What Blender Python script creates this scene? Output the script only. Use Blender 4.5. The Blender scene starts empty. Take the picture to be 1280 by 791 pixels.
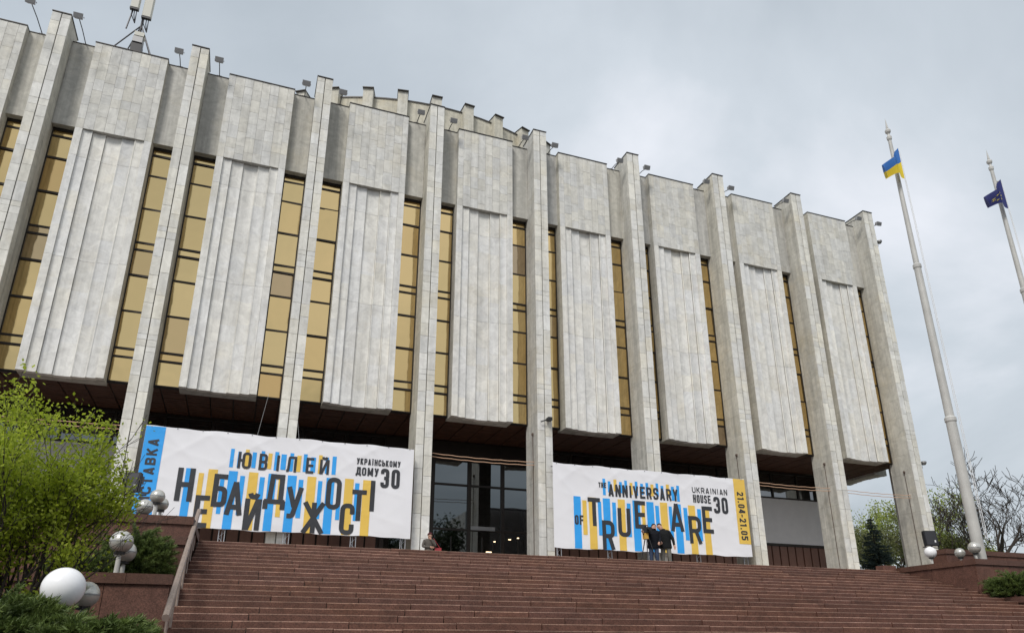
import bpy, bmesh, math, random
import numpy as np
from mathutils import Vector, Matrix, Quaternion
random.seed(7); RNG = np.random.default_rng(11)
rad = math.radians
scene = bpy.context.scene
COL = scene.collection

# ------------------------------------------------------------------ camera
PITCH, YAW, ROLL = 0.3504, 0.3523, -0.0018
cam = bpy.data.cameras.new('camera'); cam_o = bpy.data.objects.new('camera', cam); COL.objects.link(cam_o)
cam.sensor_fit = 'HORIZONTAL'; cam.sensor_width = 36; cam.lens = 910.87 / 1280 * 36
cam.shift_y = (480 - 395.5) / 1280; cam.clip_start = .1; cam.clip_end = 3000
cam_o.matrix_world = (Matrix.Translation((0, 0, 1.6)) @ Matrix.Rotation(-YAW, 4, 'Z') @
                      Matrix.Rotation(math.pi / 2 + PITCH, 4, 'X') @ Matrix.Rotation(ROLL, 4, 'Z'))
scene.camera = cam_o

# ------------------------------------------------------------------ sky, sun, exposure
SUN_EL, SUN_AZ = 46.0, 219.0      # azimuth clockwise from +Y (into the building)
w = bpy.data.worlds.new('World'); scene.world = w; w.use_nodes = True
nt = w.node_tree; nt.nodes.clear()
def N(t, **k):
    n = nt.nodes.new(t)
    for a, b in k.items(): setattr(n, a, b)
    return n
out = N('ShaderNodeOutputWorld'); bg = N('ShaderNodeBackground'); bg.inputs[1].default_value = .1
sky = N('ShaderNodeTexSky'); sky.sky_type = 'NISHITA'; sky.sun_disc = False
sky.sun_elevation = rad(SUN_EL); sky.sun_rotation = rad(SUN_AZ); sky.air_density = 1.5; sky.dust_density = 3
tc = N('ShaderNodeTexCoord'); sep = N('ShaderNodeSeparateXYZ'); nt.links.new(tc.outputs['Generated'], sep.inputs[0])
zc = N('ShaderNodeMath', operation='MAXIMUM'); nt.links.new(sep.outputs[2], zc.inputs[0]); zc.inputs[1].default_value = 0
za = N('ShaderNodeMath', operation='ADD'); nt.links.new(zc.outputs[0], za.inputs[0]); za.inputs[1].default_value = .32
dx = N('ShaderNodeMath', operation='DIVIDE'); nt.links.new(sep.outputs[0], dx.inputs[0]); nt.links.new(za.outputs[0], dx.inputs[1])
dy = N('ShaderNodeMath', operation='DIVIDE'); nt.links.new(sep.outputs[1], dy.inputs[0]); nt.links.new(za.outputs[0], dy.inputs[1])
cmb = N('ShaderNodeCombineXYZ'); nt.links.new(dx.outputs[0], cmb.inputs[0]); nt.links.new(dy.outputs[0], cmb.inputs[1]); cmb.inputs[2].default_value = 4.2
n1 = N('ShaderNodeTexNoise'); n1.inputs['Scale'].default_value = 1.15; n1.inputs['Detail'].default_value = 7; n1.inputs['Roughness'].default_value = .52; n1.inputs['Distortion'].default_value = .35
nt.links.new(cmb.outputs[0], n1.inputs['Vector'])
n2 = N('ShaderNodeTexNoise'); n2.inputs['Scale'].default_value = .45; n2.inputs['Detail'].default_value = 2
nt.links.new(cmb.outputs[0], n2.inputs['Vector'])
mx0 = N('ShaderNodeMath', operation='MULTIPLY_ADD'); nt.links.new(n2.outputs[0], mx0.inputs[0]); mx0.inputs[1].default_value = .8; nt.links.new(n1.outputs[0], mx0.inputs[2])
rmp = N('ShaderNodeValToRGB'); nt.links.new(mx0.outputs[0], rmp.inputs[0])
e = rmp.color_ramp.elements
e[0].position = .70; e[0].color = (.262, .294, .326, 1)
e[1].position = 1.06; e[1].color = (.500, .514, .550, 1)
e.new(.87).color = (.362, .394, .428, 1)
# overcast brightness rises smoothly towards the zenith
gr = N('ShaderNodeMapRange'); nt.links.new(zc.outputs[0], gr.inputs[0])
gr.inputs[1].default_value = .0; gr.inputs[2].default_value = 1.; gr.inputs[3].default_value = 10.6; gr.inputs[4].default_value = 12.2
vm = N('ShaderNodeVectorMath', operation='SCALE'); nt.links.new(rmp.outputs[0], vm.inputs[0]); nt.links.new(gr.outputs[0], vm.inputs['Scale'])
mix = N('ShaderNodeMixRGB'); mix.inputs[0].default_value = .94
nt.links.new(sky.outputs[0], mix.inputs[1]); nt.links.new(vm.outputs[0], mix.inputs[2])
nt.links.new(mix.outputs[0], bg.inputs[0]); nt.links.new(bg.outputs[0], out.inputs[0])
sun = bpy.data.lights.new('sun', 'SUN'); sun.energy = 1.5; sun.angle = rad(17); sun.color = (1, .96, .9)
sun_o = bpy.data.objects.new('sun', sun); COL.objects.link(sun_o)
sd = Vector((math.sin(rad(SUN_AZ)) * math.cos(rad(SUN_EL)), math.cos(rad(SUN_AZ)) * math.cos(rad(SUN_EL)), math.sin(rad(SUN_EL))))
sun_o.rotation_euler = sd.to_track_quat('Z', 'Y').to_euler(); sun_o.location = (0, -20, 60)
vs = scene.view_settings; vs.view_transform = 'Standard'; vs.look = 'None'; vs.gamma = 1; vs.exposure = 0.66; vs.use_curve_mapping = False

# ------------------------------------------------------------------ materials
def new_mat(name):
    m = bpy.data.materials.new(name); m.use_nodes = True
    return m, m.node_tree, m.node_tree.nodes['Principled BSDF']
def link(t, a, b): t.links.new(a, b)
def node(t, typ, **k):
    n = t.nodes.new(typ)
    for a, b in k.items(): setattr(n, a, b)
    return n
def plain(name, col, rough=.6, metal=0, noise=0, scale=8, bump=0, spec=.5):
    m, t, p = new_mat(name)
    p.inputs['Base Color'].default_value = (*col, 1); p.inputs['Roughness'].default_value = rough
    p.inputs['Metallic'].default_value = metal; p.inputs['Specular IOR Level'].default_value = spec
    if noise:
        tc = node(t, 'ShaderNodeTexCoord'); n = node(t, 'ShaderNodeTexNoise'); n.inputs['Scale'].default_value = scale; n.inputs['Detail'].default_value = 6
        link(t, tc.outputs['Object'], n.inputs['Vector'])
        r = node(t, 'ShaderNodeMapRange'); r.inputs[1].default_value = .25; r.inputs[2].default_value = .75
        r.inputs[3].default_value = 1 - noise; r.inputs[4].default_value = 1 + noise
        link(t, n.outputs[0], r.inputs[0])
        v = node(t, 'ShaderNodeVectorMath', operation='SCALE'); v.inputs[0].default_value = col; link(t, r.outputs[0], v.inputs['Scale'])
        link(t, v.outputs[0], p.inputs['Base Color'])
        if bump:
            b = node(t, 'ShaderNodeBump'); b.inputs['Strength'].default_value = bump; b.inputs['Distance'].default_value = .02
            link(t, n.outputs[0], b.inputs['Height']); link(t, b.outputs[0], p.inputs['Normal'])
    return m
def stone(name, col, tintamt=.16, mott=.16, streak=.25, warm=.5, rough=.75, joints=None, speck=0):
    """natural stone: each slab its own tint (object random + per-face attribute), mottling, rain streaks; world-sized via geometry position"""
    m, t, p = new_mat(name)
    g = node(t, 'ShaderNodeNewGeometry'); oi = node(t, 'ShaderNodeObjectInfo')
    at = node(t, 'ShaderNodeAttribute'); at.attribute_name = 'tint'
    s = node(t, 'ShaderNodeMath', operation='ADD'); link(t, oi.outputs['Random'], s.inputs[0]); link(t, at.outputs['Fac'], s.inputs[1])
    f = node(t, 'ShaderNodeMath', operation='FRACT'); link(t, s.outputs[0], f.inputs[0])
    tr = node(t, 'ShaderNodeMapRange'); tr.inputs[3].default_value = 1 - tintamt; tr.inputs[4].default_value = 1 + tintamt * .8; link(t, f.outputs[0], tr.inputs[0])
    f2m = node(t, 'ShaderNodeMath', operation='MULTIPLY'); link(t, f.outputs[0], f2m.inputs[0]); f2m.inputs[1].default_value = 7.31
    f2 = node(t, 'ShaderNodeMath', operation='FRACT'); link(t, f2m.outputs[0], f2.inputs[0])
    n = node(t, 'ShaderNodeTexNoise'); n.inputs['Scale'].default_value = 2.3; n.inputs['Detail'].default_value = 10; n.inputs['Roughness'].default_value = .68; n.inputs['Distortion'].default_value = .9
    link(t, g.outputs['Position'], n.inputs['Vector'])
    nr = node(t, 'ShaderNodeMapRange'); nr.inputs[1].default_value = .3; nr.inputs[2].default_value = .7; nr.inputs[3].default_value = 1 - mott; nr.inputs[4].default_value = 1 + mott
    link(t, n.outputs[0], nr.inputs[0])
    mp = node(t, 'ShaderNodeMapping'); mp.inputs['Scale'].default_value = (3.1, 3.1, .14); link(t, g.outputs['Position'], mp.inputs['Vector'])
    n2 = node(t, 'ShaderNodeTexNoise'); n2.inputs['Scale'].default_value = 1.; n2.inputs['Detail'].default_value = 5; n2.inputs['Roughness'].default_value = .6; link(t, mp.outputs[0], n2.inputs['Vector'])
    sr = node(t, 'ShaderNodeMapRange'); sr.inputs[1].default_value = .42; sr.inputs[2].default_value = .68; sr.inputs[3].default_value = 1; sr.inputs[4].default_value = 1 - streak
    link(t, n2.outputs[0], sr.inputs[0])
    a = node(t, 'ShaderNodeMath', operation='MULTIPLY'); link(t, tr.outputs[0], a.inputs[0]); link(t, nr.outputs[0], a.inputs[1])
    b = node(t, 'ShaderNodeMath', operation='MULTIPLY'); link(t, a.outputs[0], b.inputs[0]); link(t, sr.outputs[0], b.inputs[1])
    cm = node(t, 'ShaderNodeMixRGB'); link(t, f2.outputs[0], cm.inputs[0])
    cool = tuple(c * k for c, k in zip(col, (.985, 1, 1.025))); wr = tuple(c * (1 + (k - 1) * warm) for c, k in zip(col, (1.03, 1., .88)))
    cm.inputs[1].default_value = (*cool, 1); cm.inputs[2].default_value = (*wr, 1)
    v = node(t, 'ShaderNodeVectorMath', operation='SCALE'); link(t, cm.outputs[0], v.inputs[0]); link(t, b.outputs[0], v.inputs['Scale'])
    n3 = node(t, 'ShaderNodeTexNoise'); n3.inputs['Scale'].default_value = .55; n3.inputs['Detail'].default_value = 9; n3.inputs['Roughness'].default_value = .7; link(t, g.outputs['Position'], n3.inputs['Vector'])
    s3 = node(t, 'ShaderNodeMapRange'); s3.inputs[1].default_value = .52; s3.inputs[2].default_value = .72; s3.inputs[3].default_value = 0; s3.inputs[4].default_value = warm; link(t, n3.outputs[0], s3.inputs[0])
    m3 = node(t, 'ShaderNodeMixRGB', blend_type='MULTIPLY'); link(t, s3.outputs[0], m3.inputs[0]); link(t, v.outputs[0], m3.inputs[1]); m3.inputs[2].default_value = (.93, .84, .66, 1)
    last = m3.outputs[0]; hgt = n.outputs[0]
    if speck:
        vn = node(t, 'ShaderNodeTexNoise'); vn.inputs['Scale'].default_value = 38; vn.inputs['Detail'].default_value = 3; vn.inputs['Roughness'].default_value = .8
        link(t, g.outputs['Position'], vn.inputs['Vector'])
        vr = node(t, 'ShaderNodeMapRange'); vr.inputs[1].default_value = .35; vr.inputs[2].default_value = .65; vr.inputs[3].default_value = 1 - speck; vr.inputs[4].default_value = 1 + speck
        link(t, vn.outputs[0], vr.inputs[0])
        v2 = node(t, 'ShaderNodeVectorMath', operation='SCALE'); link(t, last, v2.inputs[0]); link(t, vr.outputs[0], v2.inputs['Scale']); last = v2.outputs[0]
    if joints:      # faint slab joints on faces whose slabs cannot be told apart singly
        sp = node(t, 'ShaderNodeSeparateXYZ'); link(t, g.outputs['Position'], sp.inputs[0])
        ad = node(t, 'ShaderNodeMath', operation='ADD'); link(t, sp.outputs[0], ad.inputs[0]); link(t, sp.outputs[1], ad.inputs[1])
        cb = node(t, 'ShaderNodeCombineXYZ'); link(t, ad.outputs[0], cb.inputs[0]); link(t, sp.outputs[2], cb.inputs[1])
        br = node(t, 'ShaderNodeTexBrick'); br.inputs['Scale'].default_value = 1; br.inputs['Brick Width'].default_value = joints[0]; br.inputs['Row Height'].default_value = joints[1]
        br.inputs['Mortar Size'].default_value = .006; br.inputs['Color1'].default_value = (1.04, 1.04, 1.04, 1); br.inputs['Color2'].default_value = (.93, .93, .93, 1); br.inputs['Mortar'].default_value = (.62, .6, .56, 1)
        link(t, cb.outputs[0], br.inputs['Vector'])
        mm = node(t, 'ShaderNodeMixRGB', blend_type='MULTIPLY'); mm.inputs[0].default_value = 1; link(t, last, mm.inputs[1]); link(t, br.outputs[0], mm.inputs[2]); last = mm.outputs[0]
    link(t, last, p.inputs['Base Color'])
    p.inputs['Roughness'].default_value = rough; p.inputs['Specular IOR Level'].default_value = .3
    bp = node(t, 'ShaderNodeBump'); bp.inputs['Strength'].default_value = .25; bp.inputs['Distance'].default_value = .03; link(t, hgt, bp.inputs['Height']); link(t, bp.outputs[0], p.inputs['Normal'])
    return m
M = {}
M['tile'] = stone('pale_limestone_tile', (.71, .70, .66), .11, .16, .16, .45)
M['slab'] = stone('pale_limestone_slab', (.65, .641, .605), .08, .18, .18, .4)
M['board'] = stone('pale_limestone_board', (.735, .727, .698), .05, .18, .17, .3)
M['arris'] = stone('lit_pale_arris', (.82, .805, .755), .04, .14, .16, .3)  # paler than the boards: light caught along their edges, put into the colour
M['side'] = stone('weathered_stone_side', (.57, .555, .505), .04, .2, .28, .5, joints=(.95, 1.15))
M['parapet'] = stone('grey_concrete', (.51, .50, .465), .05, .2, .28, .4)
M['drum'] = stone('buff_concrete', (.56, .54, .48), .06, .18, .3, .6)
M['joint'] = plain('joint_mortar', (.16, .15, .13), .9)
M['granite'] = stone('red_brown_granite', (.120, .057, .042), .13, .28, .1, .5, .62, speck=.4)
M['nosing'] = stone('skylit_granite_nosing', (.215, .13, .096), .35, .45, .1, .5, .6, speck=.4)  # step chamfers lighter than the granite: sky light on the edge painted in
M['granite_cap'] = stone('dark_red_granite_cap', (.105, .053, .04), .14, .14, .1, .5, .55, speck=.35)
M['paving'] = stone('plaza_paving', (.24, .2, .18), .1, .15, .0, .5, .8)
M['asphalt'] = plain('asphalt_ground', (.06, .06, .062), .9, 0, .25, 3)
M['grass'] = plain('lawn', (.05, .075, .025), .95, 0, .35, 2)
M['soil'] = plain('planter_soil', (.05, .038, .028), .95, 0, .3, 5)
M['frame'] = plain('dark_bronze_frame', (.022, .016, .012), .45, .3)
M['flash'] = plain('dark_flashing', (.055, .05, .048), .5, .4)
M['black'] = plain('black_painted_metal', (.012, .012, .014), .4)
M['grey_metal'] = plain('grey_painted_metal', (.27, .27, .27), .45, .5)
M['lamp_grey'] = plain('grey_lamp_housing', (.34, .34, .35), .5)
M['dark_metal'] = plain('dark_grey_metal', (.05, .05, .055), .45, .5)
M['alu'] = plain('aluminium_truss', (.5, .5, .52), .35, .9)
M['pole'] = plain('pale_grey_pole_paint', (.47, .465, .44), .5, 0, .18, 1.3)
M['white'] = plain('white_plastic', (.8, .8, .8), .35)
M['offwhite'] = plain('pale_antenna_shell', (.56, .55, .48), .5)
M['whitewall'] = plain('white_render_wall', (.62, .615, .61), .7, 0, .05, 2)
M['door'] = plain('brown_door_board', (.13, .062, .042), .5, 0, .15, 3)
M['lining'] = plain('brown_timber_lining', (.085, .036, .02), .6, 0, .3, 3)
M['banner'] = plain('white_banner_vinyl', (.80, .80, .83), .55, 0, .02, 1)
M['blue'] = plain('banner_blue_print', (.03, .36, .86), .55)
M['yellow'] = plain('banner_yellow_print', (.78, .52, .095), .55)
M['ink'] = plain('banner_dark_print', (.032, .034, .04), .55)
M['flag_blue'] = plain('flag_blue_cloth', (.02, .13, .42), .7)
M['flag_yellow'] = plain('flag_yellow_cloth', (.72, .54, .02), .7)
M['eu_blue'] = plain('deep_blue_cloth', (.012, .018, .13), .7)
M['star'] = plain('star_yellow_cloth', (.7, .6, .12), .7)
M['rail'] = plain('weathered_rail', (.30, .235, .20), .5, .2, .2, 10)
M['bark'] = plain('dark_bark', (.045, .036, .03), .9, 0, .3, 20)
M['rust'] = plain('rusty_conduit', (.10, .07, .055), .8)
M['string'] = plain('copper_light_string', (.62, .40, .27), .45)
M['skin'] = plain('skin', (.50, .29, .21), .55)
M['hair'] = plain('dark_hair', (.03, .022, .018), .7)
M['jacket_a'] = plain('black_quilted_jacket', (.008, .009, .013), .8, 0, .3, 30, 0, .15)
M['jacket_b'] = plain('charcoal_jacket', (.011, .012, .013), .8, 0, .3, 30, 0, .15)
M['jeans'] = plain('blue_jeans', (.028, .045, .09), .8, 0, .2, 30)
M['grey_trousers'] = plain('grey_trousers', (.14, .135, .12), .8, 0, .2, 30)
M['coat'] = plain('grey_brown_coat', (.085, .075, .065), .8, 0, .2, 30)
M['hat'] = plain('wine_red_hat', (.09, .012, .018), .8)
M['shoe'] = plain('black_shoes', (.012, .012, .012), .5)
M['red_bag'] = plain('red_bag_cloth', (.32, .03, .04), .6)
M['foam'] = plain('amber_bag_cloth', (.55, .32, .06), .7)
# gold mirror glass
def gold():
    m, t, p = new_mat('gold_mirror_glass')
    oi = node(t, 'ShaderNodeObjectInfo')
    r = node(t, 'ShaderNodeValToRGB'); link(t, oi.outputs['Random'], r.inputs[0]); e = r.color_ramp.elements
    e[0].position = 0; e[0].color = (.62, .435, .185, 1); e[1].position = 1; e[1].color = (.74, .54, .25, 1)
    e.new(.03).color = (.38, .30, .22, 1); e.new(.07).color = (.66, .47, .21, 1); e.new(.5).color = (.70, .52, .25, 1); e.new(.965).color = (.66, .48, .22, 1); e.new(.985).color = (.64, .42, .18, 1)
    link(t, r.outputs[0], p.inputs['Base Color']); p.inputs['Metallic'].default_value = 1; p.inputs['Roughness'].default_value = .08
    g = node(t, 'ShaderNodeNewGeometry'); n = node(t, 'ShaderNodeTexNoise'); n.inputs['Scale'].default_value = .8; link(t, g.outputs['Position'], n.inputs['Vector'])
    b = node(t, 'ShaderNodeBump'); b.inputs['Strength'].default_value = .12; b.inputs['Distance'].default_value = .12; link(t, n.outputs[0], b.inputs['Height']); link(t, b.outputs[0], p.inputs['Normal'])
    return m
M['gold'] = gold()
def darkglass():
    m, t, p = new_mat('dark_entrance_glass')
    p.inputs['Base Color'].default_value = (.165, .175, .18, 1); p.inputs['Metallic'].default_value = 1; p.inputs['Roughness'].default_value = .02
    return m
M['glass'] = darkglass()
def globe_glass():
    m, t, p = new_mat('smoky_globe_glass')
    p.inputs['Base Color'].default_value = (.55, .54, .50, 1); p.inputs['Metallic'].default_value = .45; p.inputs['Roughness'].default_value = .22
    return m
M['globe_smoky'] = globe_glass()
M['globe_white'] = plain('opal_white_globe', (.84, .84, .85), .22)
M['lit'] = plain('warm_lit_bulb', (1, .8, .5), .5)
M['lit'].node_tree.nodes['Principled BSDF'].inputs['Emission Color'].default_value = (1, .75, .45, 1)
M['lit'].node_tree.nodes['Principled BSDF'].inputs['Emission Strength'].default_value = 1.6
def leafmat(name, c1, c2, trans=.35):
    m, t, p = new_mat(name)
    at = node(t, 'ShaderNodeAttribute'); at.attribute_name = 'tint'
    r = node(t, 'ShaderNodeMixRGB'); link(t, at.outputs['Fac'], r.inputs[0]); r.inputs[1].default_value = (*c1, 1); r.inputs[2].default_value = (*c2, 1)
    link(t, r.outputs[0], p.inputs['Base Color']); p.inputs['Roughness'].default_value = .6
    tb = node(t, 'ShaderNodeBsdfTranslucent'); link(t, r.outputs[0], tb.inputs[0])
    ms = node(t, 'ShaderNodeMixShader'); ms.inputs[0].default_value = trans
    link(t, p.outputs[0], ms.inputs[1]); link(t, tb.outputs[0], ms.inputs[2])
    link(t, ms.outputs[0], t.nodes['Material Output'].inputs['Surface'])
    return m
M['leaf_spring'] = leafmat('spring_leaves', (.25, .34, .016), (.50, .58, .07), .6)
M['leaf_juniper'] = leafmat('juniper_sprays', (.045, .078, .016), (.13, .18, .038), .2)
M['leaf_spruce'] = leafmat('blue_spruce_needles', (.016, .032, .026), (.04, .065, .055), .1)
M['leaf_tree'] = leafmat('young_tree_leaves', (.20, .27, .04), (.42, .46, .11), .45)
M['leaf_olive'] = leafmat('olive_budding_leaves', (.09, .11, .035), (.2, .21, .08), .4)
M['leaf_dark'] = leafmat('dark_reflected_foliage', (.02, .035, .012), (.07, .09, .03), .2)

# ------------------------------------------------------------------ mesh helpers
class MB:
    """collects faces for ONE mesh object"""
    def __init__(s): s.v = []; s.f = []; s.t = []; s.m = []
    def face(s, pts, tint=0., mi=0):
        n = len(s.v); s.v += [tuple(p) for p in pts]; s.f.append(tuple(range(n, n + len(pts)))); s.t.append(tint); s.m.append(mi)
    def box(s, a, b, tint=0., skip='', mi=0):
        x0, y0, z0 = a; x1, y1, z1 = b; n = len(s.v)
        s.v += [(x0, y0, z0), (x1, y0, z0), (x1, y1, z0), (x0, y1, z0), (x0, y0, z1), (x1, y0, z1), (x1, y1, z1), (x0, y1, z1)]
        for k, q in (('b', (3, 2, 1, 0)), ('t', (4, 5, 6, 7)), ('f', (0, 1, 5, 4)), ('r', (1, 2, 6, 5)), ('k', (2, 3, 7, 6)), ('l', (3, 0, 4, 7))):
            if k in skip: continue
            s.f.append(tuple(n + i for i in q)); s.t.append(tint); s.m.append(mi)
        return s
    def tube(s, pts, r, seg=6, tint=0., cap=True, mi=0):
        pts = [Vector(p) for p in pts]; R = r if isinstance(r, (list, tuple)) else [r] * len(pts)
        rings = []
        up = None
        for i, p in enumerate(pts):
            d = (pts[min(i + 1, len(pts) - 1)] - pts[max(i - 1, 0)])
            d = d.normalized() if d.length > 1e-9 else Vector((0, 0, 1))
            if up is None: up = d.orthogonal().normalized()
            else:
                up = up - d * up.dot(d); up = up.normalized() if up.length > 1e-6 else d.orthogonal().normalized()
            sd_ = d.cross(up); n = len(s.v); rings.append(n)
            for k in range(seg):
                a = 2 * math.pi * k / seg; s.v.append(tuple(p + (up * math.cos(a) + sd_ * math.sin(a)) * R[i]))
        for i in range(len(pts) - 1):
            for k in range(seg):
                k2 = (k + 1) % seg
                s.f.append((rings[i] + k, rings[i] + k2, rings[i + 1] + k2, rings[i + 1] + k)); s.t.append(tint); s.m.append(mi)
        if cap:
            s.f.append(tuple(rings[0] + k for k in reversed(range(seg)))); s.t.append(tint); s.m.append(mi)
            s.f.append(tuple(rings[-1] + k for k in range(seg))); s.t.append(tint); s.m.append(mi)
        return s
    def lathe(s, prof, seg=24, c=(0, 0, 0), tint=0., mi=0):
        n = len(s.v); L = len(prof)
        for k in range(seg):
            a = 2 * math.pi * k / seg
            for r, z in prof: s.v.append((c[0] + r * math.cos(a), c[1] + r * math.sin(a), c[2] + z))
        for k in range(seg):
            k2 = (k + 1) % seg
            for i in range(L - 1):
                s.f.append((n + k * L + i, n + k2 * L + i, n + k2 * L + i + 1, n + k * L + i + 1)); s.t.append(tint); s.m.append(mi)
        return s
    def mesh(s, name, mats, smooth=False):
        me = bpy.data.meshes.new(name); me.from_pydata(s.v, [], s.f)
        for m in (mats if isinstance(mats, (list, tuple)) else [mats]): me.materials.append(m)
        if any(s.m): me.polygons.foreach_set('material_index', s.m)
        a = me.attributes.new('tint', 'FLOAT', 'FACE'); a.data.foreach_set('value', s.t)
        if smooth: me.polygons.foreach_set('use_smooth', [True] * len(s.f))
        me.update(); return me
    def build(s, name, mats, parent=None, loc=(0, 0, 0), smooth=False):
        return add(name, s.mesh(name, mats, smooth), parent, loc)
def add(name, data, parent=None, loc=(0, 0, 0), scale=None):
    o = bpy.data.objects.new(name, data); COL.objects.link(o); o.location = loc
    if parent: o.parent = parent
    if scale: o.scale = scale
    return o
def tag(o, label=None, cat=None, group=None, kind=None):
    if label: o['label'] = label
    if cat: o['category'] = cat
    if group: o['group'] = group
    if kind: o['kind'] = kind
    return o
def thing(name, loc, label, cat, group=None, rz=0):
    o = bpy.data.objects.new(name, None); COL.objects.link(o); o.location = loc; o.rotation_euler = (0, 0, rz); o.empty_display_size = .3
    return tag(o, label, cat, group)
def copy_tree(o, parent=None, depth=0):
    c = o.copy(); COL.objects.link(c)
    if parent: c.parent = parent
    for ch in o.children: copy_tree(ch, c, depth + 1)
    return c
def rnd(a, b): return random.uniform(a, b)
CUBE = MB().box((0, 0, 0), (1, 1, 1), skip='k')
def cube_mesh(name, mat): return CUBE.mesh(name, mat)

# ------------------------------------------------------------------ measured layout
D = 31.555                     # front plane of the facade pillars
X0, S, W = -11.067, 6.0, .77   # left edge of the first pillar in view, spacing, width
ZP = 4.5                       # plaza level
ZT, ZQ = 29.54, 28.90          # pillar tops, parapet tops
ZB, ZW0, ZW1 = 12.17, 12.30, 24.18
YP, YR, YG, YC = .66, 1.02, 1.38, 5.5   # panel face, recessed parapet, glass, inner wall (behind the pillar face)
ST_Y, ST_H, ST_W = 22.25, .14, .45      # stair top edge, riser, tread
ST_X0, ST_X1 = -1.1, 24.3
XC = X0 + 3 * S + W / 2 + 3.0  # middle of the front

# ------------------------------------------------------------------ setting: ground, plaza, stairs
tag(MB().box((-600, -600, -.4), (900, 900, 0)).build('ground', M['asphalt']), kind='structure')
pl = MB(); pl.box((-60, ST_Y + .4, .004), (ST_X1 + 20, 130, ZP)); tag(pl.build('plaza', M['paving']), kind='structure')
hill = MB()   # park ground to the right and behind, level with the plaza and rising gently
gx = np.linspace(44.5, 400, 30); gy = np.linspace(-10, 420, 36)
hv = lambda x, y: 4.46 + .02 * max(0, x - 60) + .8 * math.sin(x * .05 + y * .03) * min(1, max(0, (x - 60) / 40))
for i in range(29):
    for j in range(35):
        q = [(gx[i], gy[j]), (gx[i + 1], gy[j]), (gx[i + 1], gy[j + 1]), (gx[i], gy[j + 1])]
        hill.face([(x, y, hv(x, y)) for x, y in q])
tag(hill.build('park_ground', M['grass']), kind='structure')

stairs = bpy.data.objects.new('stairs', None); COL.objects.link(stairs); stairs.location = (ST_X0, ST_Y, 0); tag(stairs, kind='structure')
NST = int(ZP / ST_H)
core = MB(); low = MB()
def step_block(m, x0, y0, z0, x1, y1, z1, tn):
    c = .014
    m.face([(x0, y0, z0), (x1, y0, z0), (x1, y0, z1 - c), (x0, y0, z1 - c)], tn)
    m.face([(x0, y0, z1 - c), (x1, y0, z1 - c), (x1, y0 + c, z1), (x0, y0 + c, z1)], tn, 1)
    m.face([(x0, y0 + c, z1), (x1, y0 + c, z1), (x1, y1, z1), (x0, y1, z1)], tn)
    m.face([(x0, y1, z0), (x0, y0, z0), (x0, y0, z1 - c), (x0, y0 + c, z1), (x0, y1, z1)], tn); m.face([(x1, y0, z0), (x1, y1, z0), (x1, y1, z1), (x1, y0 + c, z1), (x1, y0, z1 - c)], tn)
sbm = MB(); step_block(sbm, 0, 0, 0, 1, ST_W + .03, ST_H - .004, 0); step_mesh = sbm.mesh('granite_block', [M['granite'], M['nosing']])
nblk = 0
for k in range(NST + 1):
    z1 = ZP - k * ST_H; y0 = -k * ST_W
    if z1 < .05: break
    core.box((.02, y0 + .06, -.0 + .01), (ST_X1 - ST_X0 - .02, y0 + ST_W + .05, z1 - .03))
    x = 0.; L = ST_X1 - ST_X0
    while x < L - .01:
        ln = rnd(.9, 2.9)
        if L - x - ln < .8: ln = L - x
        dz = rnd(-.008, .004); dyy = rnd(-.014, .014)
        a = (x + .009, y0 + dyy, z1 - ST_H + .004 + dz); sc = (ln - .018, 1, 1)
        if k <= 19 and nblk < 300:
            add('granite_block', step_mesh, stairs, a, sc); nblk += 1
        else:
            step_block(low, a[0], a[1], a[2], a[0] + sc[0], a[1] + ST_W + .03, a[2] + ST_H - .004, random.random())
        x += ln
core.build('stair_core', M['joint'], stairs)
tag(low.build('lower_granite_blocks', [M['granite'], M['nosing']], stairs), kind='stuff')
# plaza edge paving slabs behind the top step
# ------------------------------------------------------------------ the building
hall = thing('exhibition_hall', (XC, D, ZP), 'pale stone modernist exhibition hall with tall pillars, fluted panels and gold window strips', 'building')
def H(x, y, z): return (x - XC, y, z - ZP)      # hall-local from (world x, offset behind pillar face, world z)
tile_me = cube_mesh('facing_tile', M['tile']); slab_me = cube_mesh('facing_slab', M['slab'])
pane_me = MB().box((0, 0, 0), (1, 1, 1), skip='k').mesh('pane', M['gold'])
XP = lambda n: X0 + n * S

def tile_rows(z0, z1):
    zs = [z0]; marks = [13.55, 13.85, 14.1, 18.7, 19.05, 19.3, 24.25, 24.6]
    z = z0
    while z < z1 - .3:
        nx = [m for m in marks if z + .12 < m < z + .95]
        z = nx[0] if nx else z + rnd(.62, 1.15)
        zs.append(min(z, z1))
    if z1 - zs[-1] > .02: zs.append(z1)
    return zs

def pillar(n, x, single, rot=None, parent=hall, base=None):
    p = MB(); d = .045
    top_y = 1.6
    p.box((.012, d, 0), (W - .012, top_y, ZT - ZP - .03), .3)
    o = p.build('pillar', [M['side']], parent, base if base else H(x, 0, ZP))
    if rot: o.rotation_euler = (0, 0, rot)
    g = MB(); g.box((W / 2 - .03, d - .004, .0), (W / 2 + .03, d + .01, ZT - ZP - .04)); g.build('groove', M['joint'], o)
    MB().box((-.02, -.03, ZT - ZP - .032), (W + .02, top_y + .03, ZT - ZP + .012)).build('flashing', M['flash'], o)
    rest = MB()
    for c in (0, 1):
        xa, xb = ((0, W / 2 - .022), (W / 2 + .022, W))[c]
        zs = tile_rows(ZP + .02, ZT - .05)
        for a, b in zip(zs, zs[1:]):
            dy = rnd(0, .007); j = .007
            A = (xa, dy, a - ZP + j); sc = (xb - xa, d - dy + .001, b - a - 2 * j)
            if single: add('facing_tile', tile_me, o, A, sc)
            else: rest.box(A, tuple(q + r_ for q, r_ in zip(A, sc)), random.random(), skip='k')
    if not single: tag(rest.build('facing_tiles', M['tile'], o), kind='stuff')
    return o
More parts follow.
